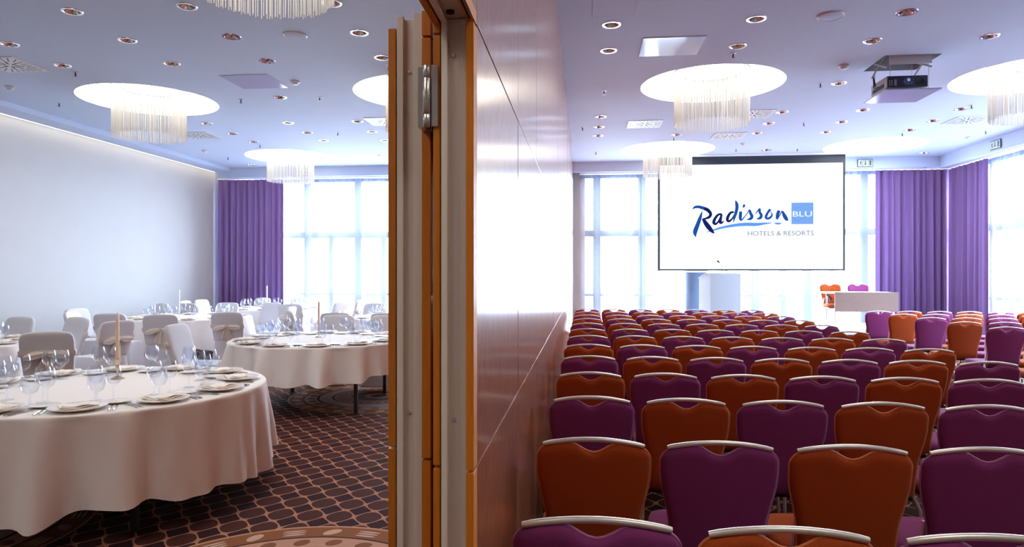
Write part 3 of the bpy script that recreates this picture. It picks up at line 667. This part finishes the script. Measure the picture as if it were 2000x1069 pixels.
ribbon('logo_stroke', 'logo_blue', [(1385, 232, 40), (1365, 290, 42), (1358, 350, 32), (1375, 340, 12), (1405, 285, 14), (1432, 245, 20), (1460, 305, 46), (1492, 360, 44), (1518, 384, 5)])
ribbon('logo_swoosh', 'logo_sky', [(322, 550, 4), (420, 522, 20), (560, 480, 30), (750, 446, 40), (900, 434, 44), (1050, 436, 42), (1180, 424, 26), (1282, 414, 8)], -.0034)
ribbon('logo_swoosh', 'logo_sky', [(1308, 416, 4), (1365, 426, 28), (1418, 424, 14)], -.0034)
q = [lp(1562, 118), lp(1876, 118), lp(1876, 437), lp(1562, 437)]
MB().add([(a, -.003, b_) for a, b_ in q], [(0, 1, 2, 3)]).build('logo_square', 'logo_square', scr)
for pts in ([(1700, 190, 6), (1665, 180, 6), (1625, 205, 7), (1640, 250, 7), (1690, 245, 5)], [(1690, 330, 6), (1685, 375, 7), (1625, 385, 7), (1598, 350, 6), (1640, 320, 5)], [(1700, 240, 5), (1690, 300, 6), (1740, 345, 6), (1755, 310, 5)]):
    ribbon('logo_swirl', 'logo_grey' if False else 'logo_sky', pts, -.0036)
def text(s, name, m, x0, y0, x1, y1, bold=0.0, yoff=-.0045):
    cu = bpy.data.curves.new(name, 'FONT'); cu.body = s; cu.offset = bold; cu.resolution_u = 3
    o = bpy.data.objects.new(name, cu); COL.objects.link(o); bpy.context.view_layer.update()
    me = bpy.data.meshes.new_from_object(o.evaluated_get(bpy.context.evaluated_depsgraph_get())); bpy.data.objects.remove(o)
    xs = [v.co.x for v in me.vertices]; zs = [v.co.y for v in me.vertices]; a, b_ = lp(x0, y1), lp(x1, y0)
    for v in me.vertices:
        u = (v.co.x-min(xs))/(max(xs)-min(xs)); t = (v.co.y-min(zs))/(max(zs)-min(zs)); v.co = (a[0]+(b_[0]-a[0])*u, yoff, a[1]+(b_[1]-a[1])*t)
    bm = bmesh.new(); bm.from_mesh(me); left = set(bm.verts)            # every letter a part of its own
    while left:
        st_ = [left.pop()]; isl = set(st_)
        while st_:
            for e in st_.pop().link_edges:
                for vv in e.verts:
                    if vv not in isl: isl.add(vv); left.discard(vv); st_.append(vv)
        idx = {v: i for i, v in enumerate(isl)}
        MB().add([v.co[:] for v in idx], [[idx[v] for v in f.verts] for f in bm.faces if f.verts[0] in isl]).build(name, m, scr)
    bm.free()
text('HOTELS & RESORTS', 'logo_lettering', 'logo_grey', 935, 535, 1880, 605, 0.0)
text('BLU', 'logo_lettering', 'logo_white', 1582, 246, 1856, 326, .01)

# ------------------------------------------------------------------ stage, lectern, head table, column
st = thing('stage', 'low white-topped stage with dark pleated skirt under the screen', 'stage', (4.0, 15.3, 0))
MB().bbox(-2.6, 2.6, -1.35, 1.1, .36, .42, .004).build('stage_deck', 'stage', st)
P = []
for z in (.0, .36): P.append([(-2.58+5.16*k/400, -1.33+.012*math.sin(k*.9), z) for k in range(401)])
MB().grid(P).build('stage_skirt', 'skirt', st, True)
MB().box(-2.57, 2.57, -1.28, 1.08, 0, .36).build('stage_frame', 'black', st)
tag(MB().lathe([(.26, 0), (.26, 4.0)], 40).build('round_column', 'column', None, 40, loc=(2.68, 16.65, 0)), 'round dark blue-grey column behind the lectern', 'column')
le = thing('lectern', 'white lacquered lectern with slanted top on the stage', 'lectern', (2.88, 14.9, .42), math.radians(14))
def prism(mb, pts, x0, x1): n = len(pts); return mb.add([(x0, a, b_) for a, b_ in pts]+[(x1, a, b_) for a, b_ in pts], [tuple(range(n)), tuple(reversed(range(n, 2*n)))]+[(i, (i+1) % n, n+(i+1) % n, n+i) for i in range(n)])
prism(MB(), [(-.28, 0), (-.28, 1.14), (-.10, 1.14), (.3, 1.03), (.3, 0)], -.33, .34).build('lectern_body', 'lect', le)
prism(MB(), [(-.09, 1.142), (-.09, 1.156), (.31, 1.046), (.31, 1.032)], -.34, .35).build('reading_surface', 'white', le)
mic = thing('gooseneck_microphone', 'thin black gooseneck microphone on the lectern', 'microphone', (2.98, 14.98, 1.545))
MB().tube([(0, 0, 0), (.0, 0, .10), (-.03, 0, .18), (-.09, 0, .25)], .006, 8).build('gooseneck', 'grey', mic, True)
MB().tube([(-.085, 0, .245), (-.13, 0, .29)], [.012, .02], 10).build('microphone_head', 'black', mic, True)
tb = thing('head_table', 'pale maple head table with modesty panel on the stage', 'table', (5.85, 15.2, .42))
MB().bbox(-.80, .62, -.30, .35, .72, .745, .003).build('table_top', 'white', tb)
MB().bbox(-.62, .64, -.325, -.30, .34, .75, .003).build('modesty_panel', 'maple', tb)
for x in (-.58, .58):
    for y in (-.24, .28): MB().tube([(x, y, 0), (x, y, .72)], .018, 10).build('leg', 'steel', tb, True)
MB().tube([(-.76, -.25, .70), (-.66, -.20, .62), (-.68, -.22, .56)], .02, 8).build('table_cable', 'black', tb, True)

# ------------------------------------------------------------------ conference chairs
def chair_proto(colr):
    r = thing('conference_chair', 'x', 'chair', (0, 0, 0), 0, 'stackable conference chairs')
    zb, T = .43, .052
    def zt(x):      # top contour
        a = abs(x); z = .881+.024*(1-min(a/.196, 1.1)**2)
        if a < .092: z -= .042*(1-(a/.092)**2)**2 if a < .092 else 0
        if a > .182: z -= .040*(1-math.sqrt(max(0, 1-((a-.182)/.0382)**2)))
        return z
    hw_t = [(.0, .218), (.05, .2215), (.10, .2215), (.14, .219), (.19, .209), (.24, .197), (.29, .187), (.38, .181), (.50, .180)]
    def hw(z):
        d = max(0, .893-z)
        for (a, p), (b_, q) in zip(hw_t, hw_t[1:]):
            if a <= d <= b_: return p+(q-p)*(d-a)/(b_-a)
        return hw_t[-1][1]
    nu, nv = 30, 16; F = []; B = []; edge = {}
    for i in range(nv+1):
        v = math.sin(PI/2*(i/nv)) if False else 1-(1-i/nv)**1.4
        rf, rb = [], []
        for j in range(nu+1):
            u = math.sin(PI/2*(2*j/nu-1)*.98)/math.sin(PI/2*.98)
            xr = u*.2201; z = zb+(zt(xr)-zb)*v; x = u*hw(z)
            d = min((1-abs(u))*hw(z), zt(xr)-z+.0001, (z-zb)*.8)
            k = min(1, max(0, d/.03)); th = T/2*math.sqrt(max(0, 1-(1-k)**2))
            lean = .075*(.893-z)/.46+.03*(1-(x/.22)**2)*-1*0  # reclined: top further back
            cv = -.018*(1-(x/.22)**2)                            # curved around the sitter
            rf.append((x, lean+cv+th, z)); rb.append((x, lean+cv-th, z))
            edge[(i, j)] = (x, lean+cv, z)
        F.append(rf); B.append(rb)
    bk = MB().grid(F).grid(B).build('backrest', colr, r, 60)
    loop = [edge[(i, 0)] for i in range(0, nv+1)]+[edge[(nv, j)] for j in range(1, nu)]+[edge[(i, nu)] for i in range(nv, -1, -1)]
    MB().tube([(x, y-.003, z) for x, y, z in loop], .0042, 6).build('piping', colr+'_pipe', bk, True)
    g = [(.196*s, -.004-.018*(1-(s*.196/.22)**2), .889+.025*(1-s*s)) for s in [k/8-1 for k in range(17)]]
    MB().tube(g, [.008]+[.0095]*15+[.008], 10).build('grip_rail', 'grip', r, True)
    # seat cushion
    rings = []
    for z, k in ((.405, .90), (.408, .96), (.42, 1.0), (.45, 1.0), (.466, .97), (.474, .90), (.477, .6)):
        ring = []
        for q in range(40):
            a = 2*PI*q/40; c, s = math.cos(a), math.sin(a); e = .42
            ring.append((.225*k*math.copysign(abs(c)**e, c)*(1+.04*s), .315+.225*k*math.copysign(abs(s)**e, s), z))
        rings.append(ring)
    MB().loft(rings).build('seat', colr, r, 50)
    MB().bbox(-.20, .20, .12, .50, .388, .406, .004).build('seat_pan', 'black', r)
    for s in (-1, 1):
        MB().tube([(s*.20, .49, .40), (s*.215, .515, .34), (s*.225, .54, .0)], .011, 8).build('leg', 'steel', r, True)
        MB().tube([(s*.165, .10, .60), (s*.185, .10, .44), (s*.212, .07, .36), (s*.225, -.01, .0)], .011, 8).build('leg', 'steel', r, True)
        MB().tube([(s*.205, .085, .385), (s*.21, .3, .392), (s*.20, .49, .39)], .010, 8).build('seat_frame', 'steel', r, True)
    return r
CH = {'purple': chair_proto('purple'), 'orange': chair_proto('orange')}; used = set()
def place_chair(c, x, y, rz, lab, grp, z=0):
    if c not in used:
        used.add(c); o = CH[c]; o.location = (x, y, z); o.rotation_euler = (0, 0, rz); o['label'] = lab; o['group'] = grp; return o
    return dup(CH[c], (x, y, z), rz, lab, grp)
jr = random.Random(21)
for row in range(13):
    y = 1.815+.885*row
    for col in range(7):
        x = .035+.4815*col+row*.0022
        c = 'purple' if (row+col) % 2 == 0 else 'orange'
        yy = y-(.012*col if row > 4 else .006*col)
        place_chair(c, x+jr.uniform(-.003, .003), yy+jr.uniform(-.012, .012), math.radians(jr.uniform(-.6, .6)),
                    '%s conference chair, %s row from the viewer, %s seat from the partition' % (c, ORD[row], ORD[col]), 'conference chairs beside the partition')
for k, row in enumerate((12, 11, 10, 9, 8, 7, 6, 5, 4)):
    y = 1.815+.885*row-.13
    for col in range(6):
        c = 'purple' if (row+col) % 2 == 0 else 'orange'
        place_chair(c, 5.05+.4815*col+jr.uniform(-.003, .003), y-.012*col+jr.uniform(-.012, .012), math.radians(jr.uniform(-.6, .6)),
                    '%s conference chair beyond the aisle, %s row from the stage, %s seat from aisle' % (c, ORD[k], ORD[col]), 'conference chairs beyond the aisle')
place_chair('orange', 5.47, 15.85, PI, 'orange conference chair behind the head table, left one', 'head table chairs', .42)
place_chair('purple', 6.06, 15.85, PI, 'purple conference chair behind the head table, right one', 'head table chairs', .42)

# ------------------------------------------------------------------ banquet tables
TR = 1.06
def cloth_mesh(seed, hem=.22):
    rn = random.Random(seed); n = 240; ph = [rn.uniform(0, 6.28) for _ in range(6)]; rings = []
    k1, k2 = rn.choice((17, 19)), rn.choice((11, 13))
    def fold(a): return .55*math.sin(k1*a+ph[0]+.9*math.sin(3*a+ph[1]))+.35*math.sin(k2*a+ph[2]+.8*math.sin(2*a+ph[3]))+.18*math.sin(31*a+ph[4])
    for r in (0.01, .5, .96, 1.0): rings.append([(TR*r*math.cos(2*PI*q/n), TR*r*math.sin(2*PI*q/n), .765) for q in range(n)])
    for t in (.0, .03, .1, .2, .35, .5, .65, .8, .92, 1.0):
        ring = []
        for q in range(n):
            a = 2*PI*q/n; f = fold(a)
            h = hem+.028*math.sin(4*a+ph[5])+.018*math.sin(9*a+ph[1])-.025*f*.6
            z = .757-(.757-h)*t
            rr = TR+.006+.045*t+.095*f*(t**.55)*(.65+.35*t)+.004*math.sin(47*a+9*t+ph[3])*t
            ring.append((rr*math.cos(a), rr*math.sin(a), z))
        rings.append(ring)
    return MB().loft(rings, cap=(True, False)).mesh('tablecloth', 'linen', 70)
TNAME = {}
HEM = {'T1': .20, 'T2': .385, 'T3': .28, 'T4': .26, 'T5': .26, 'T6': .30}
def table(key, x, y, desc, seed, legrot):
    t = thing('round_table', 'round banquet table with black legs, '+desc, 'table', (x, y, 0), legrot, 'round banquet tables')
    MB().lathe([(TR-.06, .70), (TR-.03, .705), (TR-.03, .735), (TR-.06, .74)], 48).build('tabletop', 'black', t)
    for k in range(4):
        a = PI/4+k*PI/2; c, s = math.cos(a)*.87, math.sin(a)*.87
        MB().bbox(c-.02, c+.02, s-.02, s+.02, 0, .70, .004).build('leg', 'black', t)
    tag(put('tablecloth', cloth_mesh(seed, HEM[key]), None, (x, y, 0), seed*.7), 'white floor-skimming cloth on the round banquet table, '+desc, 'tablecloth', 'white round tablecloths')
TABLES = {'T1': (-3.34, 4.45, 'nearest to the viewer', 0.04), 'T2': (-3.16, 7.97, 'second nearest, beside the folded door', 0.03), 'T3': (-7.35, 6.95, 'cut off by the left edge', 0.3),
          'T4': (-7.15, 11.75, 'near the plain wall beyond the bow-tied chairs', 0.5), 'T5': (-7.05, 14.95, 'in front of the purple drape', 0.2), 'T6': (-3.15, 12.2, 'third one along the folded door side', 0.1)}
for i, (k, (x, y, d, lr)) in enumerate(TABLES.items()): table(k, x, y, d, i+3, lr)
# tableware prototypes (meshes shared by all copies)
def lathe_mesh(name, prof, m, n=24, sm=50): return MB().lathe(prof, n, cap=False).mesh(name, m, sm)
WG = lathe_mesh('wine_glass', [(0, .002), (.034, .002), (.035, .004), (.01, .009), (.0045, .02), (.0042, .085), (.010, .094), (.030, .108), (.041, .130), (.043, .150), (.039, .178), (.033, .200), (.0318, .200), (.0375, .178), (.0415, .150), (.0395, .131), (.029, .110), (0, .100)], 'glass', 20, 60)
GG = lathe_mesh('water_goblet', [(0, .002), (.036, .002), (.037, .005), (.012, .010), (.006, .02), (.006, .055), (.012, .062), (.034, .076), (.045, .102), (.0455, .125), (.040, .160), (.0385, .160), (.044, .125), (.0435, .103), (.033, .078), (0, .068)], 'glass', 20, 60)
PL = lathe_mesh('dinner_plate', [(0, .004), (.075, .004), (.08, 0), (.085, .004), (.135, .018), (.138, .021), (.134, .022), (.090, .011), (0, .009)], 'china', 36)
SPm = lathe_mesh('side_plate', [(0, .003), (.045, .003), (.048, 0), (.052, .003), (.082, .012), (.084, .014), (.081, .0145), (.054, .008), (0, .007)], 'china', 28)
def napkin_mesh():
    mb = MB()
    for k, (w_, d_, a) in enumerate(((.105, .075, .0), (.095, .07, .06), (.08, .062, -.05))):
        z = .011+k*.006; P = []
        for i in range(5):
            row = []
            for j in range(7):
                x, y = (j/3-1)*w_, (i/2-1)*d_; row.append((x*math.cos(a)-y*math.sin(a), x*math.sin(a)+y*math.cos(a), z+.004*math.sin(j*1.3+k)+.003*math.sin(i*2+k)))
            P.append(row)
        top = P; mb.grid(top); mb.grid([[(p[0], p[1], p[2]-.005) for p in r] for r in P])
        b0 = [top[0][j] for j in range(7)]+[top[i][6] for i in range(1, 5)]+[top[4][j] for j in range(5, -1, -1)]+[top[i][0] for i in range(3, 0, -1)]
        n = len(b0); mb.add(b0+[(p[0], p[1], p[2]-.005) for p in b0], [(i, (i+1) % n, n+(i+1) % n, n+i) for i in range(n)])
    return mb.mesh('napkin', 'napkin', 40)
NK = napkin_mesh()
def fork_mesh():
    mb = MB(); mb.tube([(0, -.10, .004), (0, -.04, .006), (0, .02, .004)], [.0055, .003, .003], 6)
    mb.box(-.010, .010, .02, .05, .003, .0055)
    for k in range(4): mb.box(-.010+k*.0058, -.0074+k*.0058, .05, .095, .003, .0055)
    return mb.mesh('fork', 'silver')
def knife_mesh():
    mb = MB(); mb.tube([(0, -.11, .005), (0, -.06, .0055), (0, -.01, .005)], [.005, .0065, .004], 6)
    mb.add([(-.004, -.01, .002), (.006, -.01, .002), (.009, .05, .002), (.004, .11, .002), (-.003, .115, .002), (-.004, -.01, .0045), (.006, -.01, .0035), (.009, .05, .003), (.004, .11, .003), (-.003, .115, .004)],
           [(0, 1, 2, 3, 4), (9, 8, 7, 6, 5), (0, 5, 6, 1), (1, 6, 7, 2), (2, 7, 8, 3), (3, 8, 9, 4), (4, 9, 5, 0)])
    return mb.mesh('table_knife', 'silver')
FK, KN = fork_mesh(), knife_mesh()
HOURS = ['three', 'two', 'one', 'twelve', 'eleven', 'ten', 'nine', 'eight', 'seven', 'six', 'five', 'four']
TD = {'T1': 'nearest round table', 'T2': 'round table by the folded door', 'T3': 'round table cut by the left edge', 'T4': 'round table near the plain wall', 'T5': 'round table before the purple drape', 'T6': 'partly hidden third round table'}
sr = random.Random(9)
def settings(key, phase, full):
    cx, cy = TABLES[key][:2]; z0 = .7655; td = TD[key]
    for k in range(12):
        a = math.radians(phase+30*k); ca, sa = math.cos(a), math.sin(a)
        hour = HOURS[round((math.degrees(a) % 360)/30) % 12]
        def at(r, t): # r outwards, t to the guest's right (guest faces the centre)
            return (cx+r*ca+t*-sa*1, cy+r*sa+t*ca*1, z0)
        rz = a+PI/2   # local +y points to the table centre
        ln = '%s o\'clock on the %s' % (hour, td)
        tag(put('dinner_plate', PL, None, at(.87, 0), rz, (1.12, 1.12, 1.12)), 'cream dinner plate at '+ln, 'plate', 'dinner plates')
        px_, py_, _ = at(.86, 0)
        tag(put('folded_napkin', NK, None, (px_, py_, z0+.008), rz+sr.uniform(-.4, .4)), 'folded white napkin at '+ln, 'napkin', 'folded napkins')
        if full:
            tag(put('side_plate', SPm, None, at(.70, -.20), rz), 'small cream side plate at '+ln, 'side plate', 'side plates')
            for i in range(2):
                tag(put('fork', FK, None, at(.87, -.165-.026*i), rz+sr.uniform(-.06, .06)), '%s silver dinner fork at ' % ('inner', 'outer')[i]+ln, 'fork', 'forks on the '+td)
                tag(put('table_knife', KN, None, at(.87, .165+.026*i), rz+sr.uniform(-.06, .06)), '%s silver table knife at ' % ('inner', 'outer')[i]+ln, 'knife', 'knives on the '+td)
        g = [('wine_glass', WG, .66, .14, 'outer wine glass'), ('wine_glass', WG, .60, .055, 'inner wine glass'), ('water_goblet', GG, .70, .06, 'water goblet')] if full else [('wine_glass', WG, .64, .12, 'wine glass'), ('water_goblet', GG, .70, .05, 'water goblet')]
        for n, me, r, t, nm in g:
            tag(put(n, me, None, at(r+sr.uniform(-.015, .015), t+sr.uniform(-.015, .015)), sr.uniform(0, 6), (1.1, 1.1, 1.1)), 'clear stemmed %s at %s' % (nm, ln), 'glass', 'stemmed glasses on the '+td)
settings('T1', -2, True); settings('T2', -12, True); settings('T3', 6, False); settings('T4', 0, False); settings('T5', 10, False); settings('T6', 4, False)
def candlestick(key, x, y, m, h):
    r = thing('candlestick', 'tall slim candle in a slender holder on the '+TD[key], 'candle', (x, y, .7655), 0, 'table candles')
    MB().lathe([(0, 0), (.045, 0), (.048, .004), (.03, .012), (.008, .025), (.007, .08), (.016, .09), (.010, .10), (.014, .115), (.020, .135), (.020, .15), (.013, .152)], 20).build('candle_holder', 'brass' if m == 'candle' else 'whitem', r, 50)
    MB().lathe([(.012, .14), (.0115, .14+h), (.004, .15+h), (0, .15+h)], 14).build('candle', m, r, 50)
    MB().tube([(0, 0, .15+h), (.001, 0, .162+h)], .0012, 5).build('wick', 'black', r)
candlestick('T1', -3.50, 4.80, 'candle', .34); candlestick('T2', -3.28, 8.18, 'candle', .30); candlestick('T4', -7.18, 11.47, 'cand_w', .36); candlestick('T5', -7.3, 15.1, 'cand_w', .36); candlestick('T3', -7.4, 7.3, 'cand_w', .30)

# ------------------------------------------------------------------ covered banquet chairs with bows
def cover_proto():
    r = thing('covered_chair', 'x', 'chair', (0, 0, 0), 0, 'cloth-covered banquet chairs')
    n = 56
    def ring(z, hw, y0, y1, e, fold=0.0, ph=0.0):
        out = []; cy, hd = (y0+y1)/2, (y1-y0)/2
        for q in range(n):
            a = 2*PI*q/n; c, s = math.cos(a), math.sin(a)
            f = 1+fold*(math.sin(9*a+ph)+.6*math.sin(14*a+1.3))
            out.append((hw*f*math.copysign(abs(c)**e, c), cy+hd*f*math.copysign(abs(s)**e, s), z))
        return out
    lean = lambda z: -.13*(z-.46)/.48
    R = [ring(.01, .285, -.10, .52, .33, .03), ring(.08, .275, -.09, .51, .33, .025), ring(.25, .255, -.07, .49, .33, .014), ring(.42, .236, -.058, .475, .33, .005), ring(.468, .232, -.055, .465, .33), ring(.480, .230, -.055, .45, .33), ring(.484, .229, -.055, .43, .33)]
    for z, hw, d in ((.487, .228, .10), (.52, .230, .088), (.62, .238, .078), (.74, .246, .07), (.84, .248, .066), (.89, .240, .06), (.918, .222, .05), (.930, .195, .036), (.934, .16, .02)):
        R.append(ring(z, hw, lean(z)-d/2, lean(z)+d/2, .3, .004 if z < .85 else 0))
    # rounded top: raise the middle slightly
    for k, rr in enumerate(R):
        z = rr[0][2]
        if z > .8: R[k] = [(x, y, zz+.016*(1-(x/.25)**2)) for x, y, zz in rr]
    MB().loft(R).build('cover', 'cover', r, 60)
    zs = .72; yl = lean(zs)
    S = []
    for z, k in ((zs-.035, 1.0), (zs-.02, 1.035), (zs+.0, 1.03), (zs+.02, 1.035), (zs+.035, 1.0)):
        S.append(ring(z, .252*k, lean(z)-.046*k, lean(z)+.022, .3, .006, z*90))
    MB().loft(S, cap=(False, False)).build('sash', 'sash', r, 60)
    bow = MB()
    for s in (-1, 1):     # two soft drooping loops of the bow
        Rg = []
        for t, rad, dz in ((.0, .016, 0), (.035, .032, -.004), (.085, .048, -.016), (.145, .046, -.03 if s < 0 else -.018), (.20, .02, -.04 if s < 0 else -.022)):
            Rg.append([(s*t, yl-.064+.022*math.cos(2*PI*q/14)-.006*math.sin(2.2*q), zs+dz+rad*math.sin(2*PI*q/14)*(1+.12*math.sin(3*q+t*30))) for q in range(14)])
        bow.loft(Rg)
    b = bow.build('bow', 'sash', r, 60)
    MB().lathe([(0, -.022), (.014, -.018), (.018, 0), (.014, .018), (0, .022)], 12).build('bow_knot', 'sash', b, True, loc=(0, yl-.078, zs))
    for s in (-1, 1):
        P = []
        for i in range(9):
            v = i/8; z = zs-.01-v*(.27 if s > 0 else .18); wd = .03+.065*v; xc = s*(.010+.030*v); yy = lean(z)-.066
            P.append([(xc+wd*(j/5-.5)*1.3, yy-.010*math.sin(j*1.9+s+v)*(.3+v)-.01*v, z-(.045*(j/5) if i == 8 else 0)) for j in range(6)])
        P2 = [[(x, y+.003, z) for x, y, z in row] for row in P]
        MB().grid(P).grid(P2).build('bow_tail', 'sash', b, 60)
    return r
cv0 = cover_proto(); cvf = True
# x, y, heading in degrees (0 = facing away from the viewer), label
CV = [(-5.66, 6.70, 28, 'covered chair with cream bow, just behind the nearest table'),
      (-7.1, 8.75, 160, 'covered chair facing the viewer behind the bow-tied one, by plain wall'),
      (-7.95, 8.75, 172, 'covered chair facing the viewer at the left picture edge'),
      (-8.17, 10.3, -75, 'covered chair in profile, front one of the pair near the plain wall'),
      (-8.75, 11.1, -95, 'covered chair in profile, rear one of the pair near the plain wall'),
      (-7.23, 9.84, 8, 'covered chair with bow half hidden behind the candle'),
      (-6.12, 8.27, 75, 'covered chair in profile directly behind the tall near candle'),
      (-6.32, 9.67, 18, 'covered chair with long-tailed bow, backs the middle of banquet room'),
      (-4.80, 7.80, -88, 'covered chair pulled sideways at the left of the second table'),
      (-8.6, 12.95, 150, 'covered chair facing the viewer left of the far white candle'),
      (-7.45, 13.5, 180, 'covered chair facing the viewer right of the far white candle'),
      (-8.78, 14.45, -85, 'covered chair in profile near the foot of the purple drape'),
      (-8.85, 15.2, -95, 'covered chair in profile touching the purple drape'),
      (-5.66, 10.4, 12, 'covered chair with bow beyond the sideways chair'),
      (-5.5, 12.1, 95, 'covered chair facing the plain wall beyond the second table'),
      (-6.55, 13.6, 165, 'covered chair facing the viewer between two middle tables'),
      (-5.85, 13.2, 5, 'covered chair with bow backing the viewer before the drape table'),
      (-8.1, 13.4, -15, 'covered chair with its back to the viewer before the purple drape'),
      (-8.1, 16.35, 165, 'covered chair facing the viewer under the purple drape'),
      (-7.2, 16.6, 180, 'covered chair facing the viewer beside the drape edge'),
      (-3.6, 9.62, 185, 'covered cream chair facing the viewer behind the second table'),
      (-2.85, 9.62, 188, 'covered chair facing the viewer next to the folded door'),
      (-3.85, 10.4, 0, 'covered chair backing onto the one behind the second table'),
      (-3.05, 10.4, 5, 'covered chair backing onto the one next to the folded door'),
      (-4.74, 10.9, -60, 'covered chair turned sideways beside the second table candle'),
      (-5.4, 14.5, 75, 'covered chair in profile near the windows, left of the pale one'),
      (-5.3, 15.35, 95, 'covered chair in profile closest to the windows'),
      (-4.3, 13.5, 165, 'covered chair facing the viewer in front of the windows')]
for x, y, h, l in CV:
    if cvf: cv0.location = (x, y, 0); cv0.rotation_euler = (0, 0, math.radians(h)); cv0['label'] = l; cvf = False
    else: dup(cv0, (x, y, 0), math.radians(h), l)
